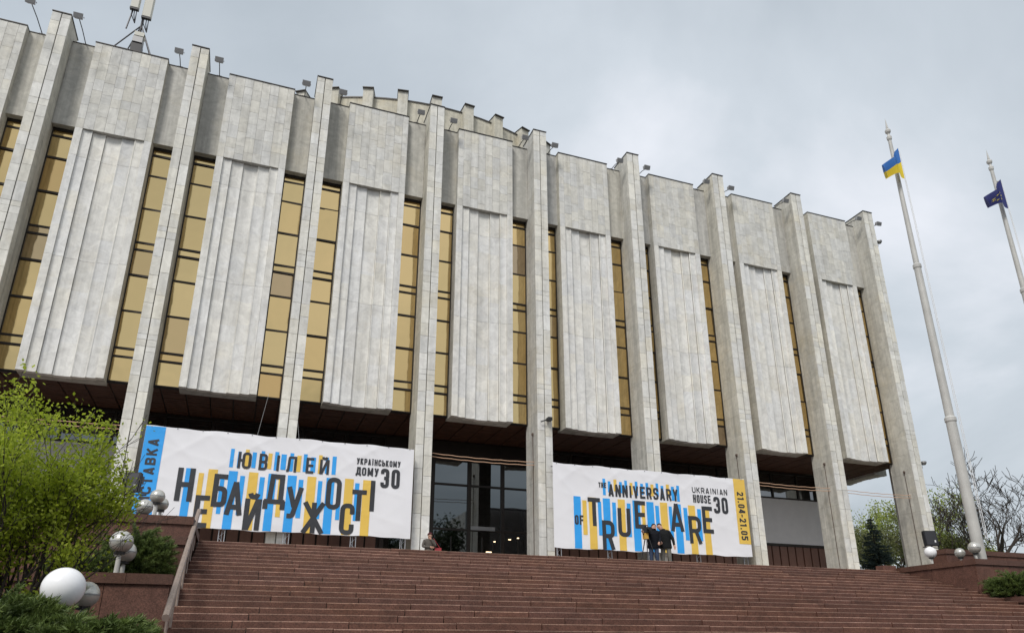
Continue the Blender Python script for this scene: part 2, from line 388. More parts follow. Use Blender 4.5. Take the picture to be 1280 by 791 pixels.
PB = [(0, .31, 0.), (.31, .71, .09), (.71, 1.25, .18), (1.25, 1.91, .26), (1.91, 2.45, .18), (2.45, 2.85, .09), (2.85, 3.16, 0.)]
ZF = 23.96
board_cache = {}
def board_mesh(i, z0, z1, var=0):
    """one vertical stone board with a shallow hollow across its width and raised arrises"""
    key = (i, round(z0, 2), round(z1, 2), var)
    if key in board_cache: return board_cache[key]
    x0, x1, dep = PB[i]; wd = x1 - x0; m = MB(); seg = 6; pr = []
    g = .004
    for k in range(seg + 1):
        u = k / seg; sag = .024 * (1 - (2 * u - 1) ** 2) if i not in (0, 6) else 0
        pr.append((g + u * (wd - 2 * g), dep + sag))
    if i not in (0, 6):       # proud rounded arris along both edges
        pr = [(g, dep + .06), (g, dep - .004), (.02, dep - .014), (.04, dep - .004)] + [(q[0], q[1]) for q in pr[1:-1]] + [(wd - .03, dep + .006), (wd - g, dep + .0), (wd - g, dep + .06)]
    else: pr = [(g, dep + .2)] + pr + [(wd - g, dep + .2)]
    h = z1 - z0 - .012
    # horizontal sub-rows of slabs, each with its own tint
    rows = [0]
    while rows[-1] < h - 1.8: rows.append(rows[-1] + rnd(.8, 1.6))
    rows.append(h)
    for a, b in zip(rows, rows[1:]):
        tn = random.random()
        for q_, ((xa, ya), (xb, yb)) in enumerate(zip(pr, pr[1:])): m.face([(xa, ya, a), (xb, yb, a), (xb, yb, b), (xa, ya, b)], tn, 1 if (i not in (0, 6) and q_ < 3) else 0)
    m.face([(x, y, 0) for x, y in reversed(pr)] + [(g, dep + .3, 0), (wd - g, dep + .3, 0)][::1], 0)
    m.face([(x, y, h) for x, y in pr] + [(wd - g, dep + .3, h), (g, dep + .3, h)], 0)
    board_cache[key] = m.mesh('board', [M['board'], M['arris']]); return board_cache[key]
def panel(x, single, parent=hall, base=None, rot=None):
    """fluted panel of one bay; local origin at its lower left front corner"""
    c = MB(); hh = ZQ - ZB
    c.box((.006, .33, .006), (.3, YG - YP + .3, hh - .03)).box((2.86, .33, .006), (3.154, YG - YP + .3, hh - .03)).box((.3, .41, .006), (2.86, YG - YP + .3, hh - .03))
    c.box((.008, .03, ZF - ZB + .004), (3.152, .42, hh - .032))
    o = c.build('facade_panel', M['parapet'], parent, base if base else H(x, YP, ZB))
    if rot: o.rotation_euler = (0, 0, rot)
    # side cheeks
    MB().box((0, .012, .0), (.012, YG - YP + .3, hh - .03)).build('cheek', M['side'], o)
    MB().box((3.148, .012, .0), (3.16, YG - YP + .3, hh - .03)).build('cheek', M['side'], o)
    MB().box((-.02, -.03, hh - .03), (3.18, YG - YP + .35, hh + .01)).build('flashing', M['flash'], o)
    cuts = [0, 17.45 - ZB, 22.5 - ZB, ZF - ZB]
    for i in range(7):
        for a, b in zip(cuts, cuts[1:]):
            bo = add('board', board_mesh(i, a, b, random.randint(0, 3)), o, (PB[i][0], 0, a + .004))
    rest = MB(); cols = [0, .31]
    for k in range(6): cols.append(.31 + 2.54 * (k + 1) / 6 + (rnd(-.03, .03) if k < 5 else 0))
    cols.append(3.16)
    for a, b in zip(cols, cols[1:]):
        z = ZF - ZB; end = hh - .035
        first = True
        while z < end - .02:
            h = rnd(.45, .95) if not first else rnd(.3, .9); first = False
            if end - z - h < .3: h = end - z
            dy = rnd(0, .008); A = (a + .005, dy, z + .005); sc = (b - a - .01, .032 - dy, h - .01)
            if single: add('facing_slab', slab_me, o, A, sc)
            else: rest.box(A, tuple(q + r_ for q, r_ in zip(A, sc)), random.random(), skip='k')
            z += h
    if not single: tag(rest.build('facing_slabs', M['slab'], o), kind='stuff')
    return o
MUL = [12.33, 13.46, 13.85, 15.6, 17.37, 18.65, 19.02, 20.79, 22.58, 23.74, 24.15]
def window(x0, x1):
    f = MB(); wd = x1 - x0; hh = ZW1 - ZW0
    for z in MUL[1:-1]: f.box((.03, -.035, z - ZW0 - .05), (wd - .03, .05, z - ZW0 + .05))
    f.box((0, -.045, 0), (.05, .06, hh)).box((wd - .05, -.045, 0), (wd, .06, hh)).box((.05, -.045, 0), (wd - .05, .06, .05)).box((.05, -.045, hh - .14), (wd - .05, .06, hh))
    o = f.build('window_strip', M['frame'], hall, H(x0, YG, ZW0))
    for a, b in zip(MUL, MUL[1:]):
        p = add('pane', pane_me, o, (.05, .0, a - ZW0 + .02), (wd - .1, .02, b - a - .04))
        p.rotation_euler = (rnd(-.02, .02), 0, rnd(-.02, .02))
    return o
def parapet(x0, x1):
    m = MB(); hh = ZQ - ZW1
    m.box((0, 0, 0), (x1 - x0, .6, hh - .03))
    o = m.build('parapet_wall', M['parapet'], hall, H(x0, YR, ZW1))
    MB().box((-.0, -.03, hh - .03), (x1 - x0, .62, hh)).build('flashing', M['flash'], o)
for n in range(-1, 9):
    pillar(n, XP(n), n in (0, 1, 2, 3))
for n in range(-1, 8):
    xl, xr = XP(n) + W, XP(n + 1); pa = xl + (xr - xl - 3.16) / 2; pb = pa + 3.16
    panel(pa, n in (0, 1, 2, 3, 4))
    window(xl, pa); window(pb, xr)
    parapet(xl, pa); parapet(pb, xr)
# right-hand return of the facade (its underside shows past the corner)
SX = 39.40
for k in range(2):
    yy = 1.75 + k * S
    pillar(0, 0, False, math.pi / 2, hall, H(SX, yy, ZP))
    panel(0, False, hall, H(SX - YP, yy + W + 1.035, ZB), math.pi / 2)
    o = MB().box((0, 0, 0), (.3, 1.05, ZQ - ZB - .5)).build('return_wall', M['parapet'], hall, H(SX - YG - .2, yy + W, ZB + .3))
    o = MB().box((0, 0, 0), (.3, 1.05, ZQ - ZB - .5)).build('return_wall', M['parapet'], hall, H(SX - YG - .2, yy + W + 4.2, ZB + .3))
    if k == 0: MB().box((0, 0, 0), (1.2, .4, ZQ - ZB - .5)).build('corner_wall', M['parapet'], hall, H(37.72, YG - .1, ZB + .3))
# roof and upper body (behind the parapets)
bd = MB(); bd.box((XP(-1) + .9 - XC, YG + .45, ZW0 - ZP + .35), (SX - 1.9 - XC, 53, ZQ - ZP - .45)); bd.build('upper_storeys', M['parapet'], hall)
# soffit of the overhang: timber lining boards between dark ribs
sf = MB(); x0s, x1s = XP(-1) - 2, SX - YG; 
sf.box((x0s - XC, YG + .12, ZW0 - ZP + .08), (x1s - XC, 12, ZW0 - ZP + .3)); so = sf.build('soffit', M['frame'], hall)
lining = MB(); x = x0s
while x < x1s - .3:
    y = YG + .14
    while y < 11.9:
        lining.box((x + .03 - XC, y + .012, ZW0 - ZP + .03 + rnd(0, .012)), (x + .97 - XC, y + .288, ZW0 - ZP + .075), random.random(), skip='t'); y += .3
    x += 1.0
tag(lining.build('lining_boards', M['lining'], so), kind='stuff')
MB().box((x0s - XC, YG + .02, ZW0 - ZP - .03), (x1s - XC, YG + .14, ZW0 - ZP + .1)).build('soffit_edge', M['frame'], hall)
# inner ground-floor wall, behind the colonnade
def inner(name, x0, x1, z0, z1, mat, yy=YC, th=.25): return MB().box((0, 0, 0), (x1 - x0, th, z1 - z0)).build(name, M[mat], hall, H(x0, yy, z0))
XE0, XE1 = 6.6, 15.2       # glazed entrance between these
XR = 35.1
for (a, b) in ((-19., XE0), (XE1, XR)):
    inner('inner_wall', a, b, 7.78, 10.56, 'whitewall')
    inner('lintel', a, b, 10.56, 10.66, 'frame', YC - .02)
    k = a; 
    fr = MB(); nbay = max(2, int(round((b - a) / 2.05))); st = (b - a) / nbay
    for i in range(nbay + 1): fr.box((i * st - .06, -.04, 0), (i * st + .06, .1, 1.6))
    fr.box((0, -.035, 1.5), (b - a, .1, 1.62))
    wo = fr.build('window_band', M['frame'], hall, H(a, YC, 10.66))
    gm = MB().box((0, 0, 0), (1, 1, 1)).mesh('band_pane', M['glass'])
    for i in range(nbay): add('pane', gm, wo, (i * st + .06, .03, .0), (st - .12, .015, 1.5))
    inner('door_header', a, b, 7.62, 7.775, 'frame', YC - .04)
    inner('door_recess', a, b, ZP, 7.62, 'frame', YC + .12, .1)
    dm = MB().box((0, 0, 0), (1, 1, 1), skip='k').mesh('door_board', M['door']); x = a + .04
    while x < b - .5:
        if x > 12 or x < -1 or True: add('door_board', dm, hall, H(x, YC, ZP + .03), (.5, .1, 3.08))
        x += .59
ic = MB(); ic.box((-19 - XC, YC + .32, 0), (34.2 - XC, YC + .5, ZW0 - ZP)); ic.build('core_wall', M['frame'], hall)
# glazed entrance
en = MB(); eb = H(XE0, YC, ZP)
zs = [0, 3.06, 5.42, 6.75]; xs = [XE0, 9.15, 11.17, 13.06, XE1]
for x in xs: en.box((x - XE0 - .1, -.06, 0), (x - XE0 + .1, .1, 7.7))
for z in zs[1:]: en.box((0, -.05, z - .05), (XE1 - XE0, .1, z + .05))
en.box((0, -.045, 6.8), (XE1 - XE0, .1, 7.75))
eo = en.build('entrance_glazing', M['frame'], hall, eb)
for a, b in zip(xs, xs[1:]):
    for c, d in zip(zs, zs[1:]):
        p = add('pane', gm, eo, (a - XE0 + .1, .02, c + .05), (b - a - .2, .015, d - c - .1)); p.rotation_euler = (rnd(-.004, .004), 0, rnd(-.004, .004))
MB().box((0, 0, 0), (1.35, .05, .2)).build('entrance_sign', M['grey_metal'], eo, (11.0 - XE0 + .25, -.13, 3.06))
for x in (10.2, 11.9, 12.5, 13.9): 
    MB().box((0, 0, 0), (.05, .05, 2.6)).build('door_stile', M['frame'], eo, (x - XE0, -.04, .1))
for (x, z, l) in ((12.15, 2.2, .3), (12.55, 2.75, .12), (13.4, 2.9, .14), (13.9, 3.0, .1)): MB().box((0, 0, 0), (l, .02, .05)).build('lobby_lamp', M['lit'], eo, (x - XE0, -.02, z - .25))
# round drum on the roof
dr = MB(); DRc = (10.0 - XC, 27.4, 0); R = 18.3
prof = [(R, 20), (R, 37.5 - ZP), (R - .3, 37.5 - ZP), (R - .3, 30)]
dr.lathe(prof, 150, DRc); do = dr.build('drum', M['drum'], hall)
cp = MB(); cp.lathe([(R + .06, 37.44 - ZP), (R + .06, 37.54 - ZP), (R - .34, 37.54 - ZP)], 150, DRc); cp.build('coping', M['flash'], do)
dpm = MB().box((-.34, -.5, 0), (.34, .3, 37.82 - ZP - 22)).box((-.38, -.65, 37.82 - ZP - 22), (.38, .3, 37.87 - ZP - 22), mi=1).mesh('drum_pillar', [M['drum'], M['flash']])
for k in range(-9, 10):
    a = rad(-2.3 + 7.2 * k); o = add('drum_pillar', dpm, do, (DRc[0] + R * math.sin(a), DRc[1] - R * math.cos(a), 22)); o.rotation_euler = (0, 0, a)
# conduits with a knob on the flanks of the right-hand pillars
for n in (4, 6, 7, 8):
    c = MB(); x = XP(n) - .02; y = .62
    c.tube([H(x, y, ZP), H(x, y, 11.6)], .016, 6); c.lathe([(0, .16), (.06, .13), (.07, .06), (.05, 0), (0, 0)], 10, H(x, y, 11.55)); c.build('conduit', M['rust'], hall)

# ------------------------------------------------------------------ lettering (block capitals drawn as strokes)
def rp(pts, r, closed=False, n=6):
    """polyline with rounded corners"""
    P = [Vector(p) for p in pts]; o = []
    L = len(P)
    for i, p in enumerate(P):
        if not closed and i in (0, L - 1): o.append(p); continue
        a = P[i - 1]; b = P[(i + 1) % L]; da = (a - p); db = (b - p); rr = min(r, da.length * .499, db.length * .499)
        s, t = p + da.normalized() * rr, p + db.normalized() * rr
        for k in range(n + 1):
            u = k / n; o.append(s * (1 - u) ** 2 + p * 2 * u * (1 - u) + t * u * u)
    if closed: o.append(o[0].copy())
    return o
def glyph(ch, w, h, t):
    """strokes (centre lines) of a letter in a w x h box with stroke t"""
    l, r, b, tp, c, m = t / 2, w - t / 2, t / 2, h - t / 2, w / 2, h * .5
    R = min(w, h) * .42; V = lambda x, y0=0, y1=h: [(x, y0), (x, y1)]; Hh = lambda y, x0=0, x1=w: [(x0, y), (x1, y)]
    box = [(l, b), (r, b), (r, tp), (l, tp)]
    g = {
     'H': [V(l), V(r), Hh(m, l, r)], 'E': [V(l), Hh(tp), Hh(m, l, w * .92), Hh(b)], 'F': [V(l), Hh(tp), Hh(m, l, w * .9)],
     'Б': [V(l), Hh(tp, 0, w * .92), ('r', [(l, h * .56), (r, h * .56), (r, b), (l, b)], R)],
     'A': [[(l, 0), (c, h)], [(c, h), (r, 0)], Hh(h * .24, w * .2, w * .8)],
     'Й': [V(l), V(r), [(l + t * .2, t * .1), (r - t * .2, h - t * .1)], ('r', [(c - w * .22, h * 1.17), (c - w * .15, h * 1.06), (c + w * .15, h * 1.06), (c + w * .22, h * 1.17)], R * .5)],
     'Д': [Hh(h * .17), V(w * .08, -h * .06, h * .2), V(w * .92, -h * .06, h * .2), [(w * .26, h * .17), (w * .34, h)], V(w * .8, h * .17), Hh(tp, w * .3, w * .8 + t / 2)],
     'У': [[(l, h), (c, h * .36)], ('r', [(r, h), (c - w * .04, h * .12), (c - w * .12, b), (l * .9, b)], R * .6)],
     'Ж': [V(c), [(l, h), (c, h * .5)], [(c, h * .5), (l, 0)], [(r, h), (c, h * .5)], [(c, h * .5), (r, 0)]],
     'O': [('rc', box, R)], 'C': [('r', [(r, h * .66), (r, tp), (l, tp), (l, b), (r, b), (r, h * .34)], R)],
     'T': [V(c), Hh(tp)], 'I': [V(c)], 'Ю': [V(l), Hh(m, l, w * .42), ('rc', [(w * .42, b), (r, b), (r, tp), (w * .42, tp)], R * .7)],
     'B': [V(l), ('r', [(l, tp), (r * .96, tp), (r * .96, m), (l, m)], R * .8), ('r', [(l, m), (r, m), (r, b), (l, b)], R * .8)],
     'Л': [('r', [(0, b), (w * .2, b), (w * .26, tp), (r, tp)], t * .4), V(r)], 'Ї': [V(c, 0, h * .82), V(c - w * .22, h * .92, h * 1.04), V(c + w * .22, h * .92, h * 1.04)],
     'K': [V(l), [(r, h), (l, h * .42)], [(w * .42, h * .56), (r, 0)]], 'P': [V(l), ('r', [(l, tp), (r, tp), (r, h * .42), (l, h * .42)], R)],
     'R': [V(l), ('r', [(l, tp), (r, tp), (r, h * .46), (l, h * .46)], R), [(w * .55, h * .46), (r, 0)]],
     'Ь': [V(l), ('r', [(l, h * .56), (r, h * .56), (r, b), (l, b)], R)], 'M': [V(l), V(r), [(l, h), (c, h * .15)], [(c, h * .15), (r, h)]],
     'N': [V(l), V(r), [(l, h), (r, 0)]], 'U': [('r', [(l, h), (l, b), (r, b), (r, h)], R)], 'V': [[(l, h), (c, 0)], [(c, 0), (r, h)]],
     'Y': [[(l, h), (c, h * .42)], [(r, h), (c, h * .42)], V(c, 0, h * .44)], 'И': [V(l), V(r), [(l, 0), (r, h)]],
     'S': [('r', [(r, h * .7), (r, tp), (l, tp), (l, h * .55), (r, h * .45), (r, b), (l, b), (l, h * .3)], R * .8)],
     '2': [('r', [(l, h * .7), (l, tp), (r, tp), (r, h * .55), (l, b)], R), Hh(b)], '1': [V(c + t * .3), Hh(h * .84, c - t * .9, c + t * .3)],
     '4': [V(w * .72), Hh(h * .26), [(w * .66, h), (l * .6, h * .26)]], '5': [Hh(tp, l * .5), V(l, h * .5, h), ('r', [(l, h * .56), (r, h * .6), (r, b), (l, b), (l, h * .26)], R)],
     '3': [('r', [(l, h * .72), (l, tp), (r, tp), (r, m), (w * .4, m)], R), ('r', [(w * .4, m), (r, m), (r, b), (l, b), (l, h * .28)], R)],
     '.': [V(c, 0, t * 1.05)], '-': [Hh(h * .45)],
    }
    g['0'] = g['O']
    o = []
    for s in g[ch]:
        if s[0] == 'r': o.append(rp(s[1], s[2]))
        elif s[0] == 'rc': o.append(rp(s[1], s[2], True))
        else: o.append([Vector(p) for p in s])
    return o
def wave(u, v, seed, Lx, Hz):
    """creased vinyl: shallow billows and diagonal pulls from the hanging points, metres towards the viewer"""
    top = max(0, v / Hz); edge = min(1, u / .5, (Lx - u) / .5, (Hz - v) / .25 + .15, v / .3 + .15)
    s = .016 * math.sin(u * 1.3 + seed) * math.sin(v * 1.1 + seed * 2)
    rg = lambda x: (1 - abs(math.sin(x))) ** 3
    s += .016 * rg(u * 1.9 + v * 1.5 + seed * 3 + .3 * math.sin(v * 2)) * top + .014 * rg(u * 1.4 - v * 1.9 + seed) * top + .008 * rg(u * .7 + v * 2.6 + seed)
    s += .005 * math.sin(u * 6 + v * 2.2 + 2 * math.sin(v * 1.7)) * (1 - .5 * top)
    return s * max(0, edge)
def ribbon(m, path, t, put, off):
    """thick flat stroke along a 2-D path, laid on the cloth with put(u, v, off)"""
    n = len(path); Lf = []; Rt = []
    for i, p in enumerate(path):
        if n > 2 and (path[0] - path[-1]).length < 1e-6 and i in (0, n - 1): d1 = (path[0] - path[-2]); d2 = (path[1] - path[0])
        else: d1 = (p - path[i - 1]) if i else (path[1] - p); d2 = (path[i + 1] - p) if i < n - 1 else d1
        d1 = d1.normalized() if d1.length > 1e-7 else d2.normalized(); d2 = d2.normalized() if d2.length > 1e-7 else d1
        nn = Vector((-(d1 + d2).y, (d1 + d2).x)); nn = nn.normalized() if nn.length > 1e-6 else Vector((-d1.y, d1.x))
        k = 1 / max(.6, nn.dot(Vector((-d1.y, d1.x)))); Lf.append(p + nn * t / 2 * k); Rt.append(p - nn * t / 2 * k)
    for i in range(n - 1):
        sub = max(1, int((path[i + 1] - path[i]).length / .12))
        for q in range(sub):
            a, b = q / sub, (q + 1) / sub
            A = Lf[i].lerp(Lf[i + 1], a); B = Lf[i].lerp(Lf[i + 1], b); Cc = Rt[i].lerp(Rt[i + 1], b); Dd = Rt[i].lerp(Rt[i + 1], a)
            m.face([put(*A, off), put(*Dd, off), put(*Cc, off), put(*B, off)])
def banner(x0, z0, Lx, Hz, seed, label):
    y = 31.15
    root = thing('banner', (x0, y, z0), label, 'banner', 'exhibition banners in front of the pillars')
    put = lambda u, v, off=0: (u, -wave(u, v, seed, Lx, Hz) - off, v)
    m = MB(); nu, nv = 150, 56; vid = {}
    for i in range(nu + 1):
        for j in range(nv + 1):
            u, v = Lx * i / nu, Hz * j / nv; sagv = v + (.018 * math.sin(u * 2.2 + seed) + .012 * math.sin(u * 5 + seed)) * (1 if j in (0, nv) else 0)
            vid[i, j] = len(m.v); m.v.append(put(u, v)[:2] + (sagv,))
    for i in range(nu):
        for j in range(nv): m.f.append((vid[i, j], vid[i + 1, j], vid[i + 1, j + 1], vid[i, j + 1])); m.t.append(0); m.m.append(0)
    m.build('banner_cloth', M['banner'], root, smooth=True)
    hem = MB()
    for v in (Hz - .03,): 
        for k in range(12): u = .2 + k * (Lx - .4) / 11; hem.tube([put(u, v, .006), put(u, v, .018)], .025, 8)
    hem.build('eyelets', M['grey_metal'], root)
    return root, put
def stripe(root, put, col, u0, u1, v0, v1, off=.010):
    m = MB(); n = max(1, int((v1 - v0) / .14)); k = max(1, int((u1 - u0) / .14))
    for i in range(n):
        for j in range(k):
            a, b = v0 + (v1 - v0) * i / n, v0 + (v1 - v0) * (i + 1) / n; c, d = u0 + (u1 - u0) * j / k, u0 + (u1 - u0) * (j + 1) / k
            m.face([put(c, a, off), put(d, a, off), put(d, b, off), put(c, b, off)])
    m.build('stripe', M[{'b': 'blue', 'y': 'yellow'}[col]], root)
def letter(root, put, ch, cu, v0, v1, wd, t, off=.018, tr=None):
    m = MB(); h = v1 - v0
    for i, s in enumerate(glyph(ch, wd, h, t)):
        f = (lambda a, b, o: put(cu - wd / 2 + a, v0 + b, o)) if tr is None else (lambda a, b, o: put(*tr(a, b), o))
        ribbon(m, s, t, f, off + i * .0012)
    m.build('letter', M['ink'], root)
WID = {'I': .2, 'Ї': .3, '.': .2, '1': .32, 'M': .56, 'Ж': .66, 'Ю': .66, '-': .3}
def word(root, put, txt, u0, u1, v0, h, t):
    ws = [WID.get(c, .44) for c in txt]; gap = .12; tot = sum(ws) + gap * (len(txt) - 1); k = (u1 - u0) / tot; u = u0
    for c, wd in zip(txt, ws): letter(root, put, c, u + wd * k / 2, v0, v0 + h, wd * k, t); u += (wd + gap) * k
def vword(root, put, txt, ua, ub, va, vb, t, cw):
    """word turned on its side; cw: reads downwards, else upwards"""
    ws = [WID.get(c, .44) for c in txt]; gap = .14; tot = sum(ws) + gap * (len(txt) - 1); k = abs(vb - va) / tot; p = 0; h = ub - ua
    for c, wd in zip(txt, ws):
        if cw: tr = lambda a, b, p=p: (ua + b, vb - p - a)
        else: tr = lambda a, b, p=p: (ub - b, va + p + a)
        letter(root, put, c, 0, 0, h, wd * k, t, tr=tr); p += (wd + gap) * k
BX, BZ, BL, BH = -4.07, 6.12, 10.86, 3.94
b1, put = banner(BX, BZ, BL, BH, .7, 'white banner with Ukrainian lettering and a blue left end, between second and fourth pillars')
stripe(b1, put, 'b', 0.004, .72, .01, BH - .012)
for c, a, b, lo, hi in [('b',3.26,3.40,2.5,3.27),('b',3.55,3.68,2.5,3.18),('y',3.83,3.98,2.47,3.29),('b',4.11,4.27,2.54,3.20),('b',4.45,4.59,2.48,3.28),('y',4.73,4.89,2.55,3.21),('b',4.99,5.15,2.51,3.30),
    ('b',5.25,5.46,2.56,3.22),('b',5.60,5.75,2.52,3.30),('y',5.89,6.06,2.52,3.22),('b',6.15,6.30,2.54,3.30),('b',6.46,6.66,2.54,3.19),('y',6.77,6.92,2.51,3.31),('b',7.06,7.19,2.53,3.24),('b',7.34,7.51,2.51,3.30),
    ('b',1.69,1.98,.015,2.34),('y',2.18,2.37,.62,2.18),('y',2.52,2.87,.015,2.36),('b',3.29,3.63,.015,2.35),('b',3.0,3.16,.6,2.0),('b',3.74,3.92,.6,2.18),('y',4.06,4.42,.015,2.36),('b',4.50,4.69,.63,2.19),('b',4.82,5.14,.015,2.36),
    ('y',5.24,5.43,.6,2.18),('b',5.59,5.95,.015,2.35),('b',6.04,6.23,.6,2.2),('y',6.38,6.74,.015,2.36),('b',6.83,7.0,.61,2.2),('b',7.16,7.5,.015,2.36),('b',7.64,7.81,.62,2.2),('y',7.93,8.30,.015,2.38),('b',8.37,8.55,.62,2.22),('y',8.70,9.06,.015,2.38)]:
    stripe(b1, put, c, a, b, lo, hi)
for ch, cu, v0, v1, wd in [('H',1.73,1.01,2.34,.64),('E',2.45,.02,1.29,.53),('Б',3.05,.87,2.19,.56),('A',3.63,.58,1.91,.68),('Й',4.36,.02,1.28,.64),('Д',5.15,.98,2.35,.80),('У',5.94,.57,1.87,.68),('Ж',6.76,.02,1.28,.95),('O',7.50,1.04,2.39,.62),('C',8.13,.02,1.33,.60),('T',8.58,.63,1.94,.61),('I',9.13,1.06,2.38,.22)]:
    letter(b1, put, ch, cu, v0, v1, wd, .195)
for ch, cu, v0, v1, wd in [('Ю',3.83,2.48,3.17,.52),('B',4.56,2.48,3.17,.34),('I',5.14,2.49,3.16,.14),('Л',5.69,2.49,3.16,.40),('E',6.43,2.49,3.16,.32),('Й',7.03,2.49,3.13,.39)]:
    letter(b1, put, ch, cu, v0, v1, wd, .105)
word(b1, put, 'УKPAЇHCЬKOMУ', 8.36, 10.28, 3.05, .27, .05)
word(b1, put, 'ДOMУ', 8.37, 9.34, 2.57, .36, .07)
word(b1, put, '30', 9.44, 10.28, 2.10, .85, .15)
vword(b1, put, 'BИCTABKA', .17, .55, .42, 3.42, .085, False)
B2X, B2Z, B2L, B2H = 13.5, 6.03, 10.92, 3.99
b2, put = banner(B2X, B2Z, B2L, B2H, 2.3, 'white banner with English lettering and a yellow date strip at its right end')
stripe(b2, put, 'y', 10.20, B2L - .004, .63, B2H - .012)
for c, a, b, lo, hi in [('b',1.04,1.41,.015,2.45),('y',1.49,1.71,.66,2.28),('y',1.82,2.21,.015,2.45),('b',2.31,2.49,.67,2.28),('b',2.58,2.96,.015,2.45),('b',3.07,3.27,.67,2.28),('y',3.38,3.76,.015,2.45),('b',3.86,4.07,.67,2.28),('b',4.18,4.58,.015,2.45),('y',4.67,4.85,.68,2.3),('b',4.95,5.36,.015,2.43),('b',5.44,5.65,.68,2.27),('y',5.72,6.13,.015,2.45),('b',6.21,6.39,.68,2.28),('b',6.52,6.92,.015,2.43),('b',7.05,7.27,.66,2.27),('y',7.34,7.73,.015,2.41),('b',7.84,8.06,.66,2.25),('y',8.17,8.55,.015,2.41),
    ('b',2.61,2.76,2.6,3.41),('b',2.89,3.04,2.76,3.30),('y',3.20,3.36,2.83,3.41),('b',3.50,3.65,2.76,3.31),('b',3.79,3.94,2.81,3.40),('y',4.08,4.24,2.72,3.31),('b',4.37,4.52,2.70,3.39),('b',4.67,4.83,2.76,3.31),('b',4.97,5.12,2.74,3.37),('y',5.25,5.42,2.72,3.31),('b',5.55,5.70,2.74,3.39),('b',5.83,6.0,2.71,3.29),('y',6.15,6.32,2.74,3.38),('b',6.43,6.60,2.59,3.29),('b',6.74,6.90,2.56,3.36)]:
    stripe(b2, put, c, a, b, lo, hi)
for ch, cu, v0, v1, wd in [('T',2.10,1.09,2.44,.66),('R',2.81,.03,1.39,.66),('U',3.68,.66,2.03,.68),('E',4.57,1.10,2.44,.60),('A',6.63,1.07,2.44,.76),('R',7.64,.52,1.88,.72),('E',8.42,1.07,2.41,.62)]:
    letter(b2, put, ch, cu, v0, v1, wd, .2)
word(b2, put, 'OF', 1.07, 1.52, 1.11, .45, .085)
word(b2, put, 'THE', 2.38, 2.79, 2.96, .25, .05)
word(b2, put, 'ANNIVERSARY', 2.9, 6.8, 2.57, .59, .105)
word(b2, put, 'UKRAINIAN', 7.65, 9.75, 3.07, .29, .045)
word(b2, put, 'HOUSE', 7.67, 8.70, 2.57, .41, .07)
word(b2, put, '30', 8.85, 9.72, 2.10, .84, .15)
vword(b2, put, '21.04-21.05', 10.36, 10.76, .83, 3.3, .075, True)
# trusses that carry the banners
for k, (xs_, zt, lab) in enumerate((((-3.6, -.75, 1.7, 4.4, 6.5), 9.9, 'aluminium truss frame standing behind the Ukrainian banner'), ((13.8, 16.4, 18.6, 21.3, 24.1), 9.9, 'aluminium truss frame standing behind the English banner'))):
    r_ = thing('banner_truss', (xs_[0], 31.36, ZP), lab, 'truss', 'trusses behind the banners')
    for x in xs_:
        m = MB()
        for a, b in ((-.11, -.07), (.11, -.07), (0, .1)): m.tube([(x - xs_[0] + a, b, 0), (x - xs_[0] + a, b, zt - ZP)], .02, 6)
        z = 0
        while z < zt - ZP - .3:
            m.tube([(x - xs_[0] - .11, -.07, z), (x - xs_[0] + .11, -.07, z + .22), (x - xs_[0] - .11, -.07, z + .44)], .01, 4, cap=False); z += .44
        m.build('truss_leg', M['alu'], r_)
    MB().box((-.3, -.04, zt - ZP - .05), (xs_[-1] - xs_[0] + .3, .04, zt - ZP)).build('truss_beam', M['alu'], r_)
    for x, dx_ in ((.1, .3), (1.85, -.3)) if k == 0 else ():
        MB().tube([(x - xs_[0], .0, zt - ZP), (x - xs_[0] + dx_, .6, 12.2 - ZP)], .008, 4).build('stay_rope', M['grey_metal'], r_)

# ------------------------------------------------------------------ light strings between the pillars
for a, b, lab in ((XP(-1) + W, XP(1), 'twin light string strung behind the leafy shrub at far left'), (XP(3) + W, XP(4), 'twin light string above the glazed entrance'),
                  (XP(6) + W, XP(7), 'twin light string above the white wall right of the English banner'), (XP(7) + W, XP(8), 'twin light string crossing the open corner bay')):
    r_ = thing('light_string', (a, D + .5, 10.2), lab, 'light string', 'light strings between pillars')
    for dz in (0, -.16):
        m = MB(); pts = []
        for k in range(25):
            u = k / 24; pts.append((u * (b - a), 0, dz - .12 * 4 * u * (1 - u) * .5 + .01 * math.sin(u * 40)))
        m.tube(pts, .017, 6); m.build('strand', M['string'], r_)

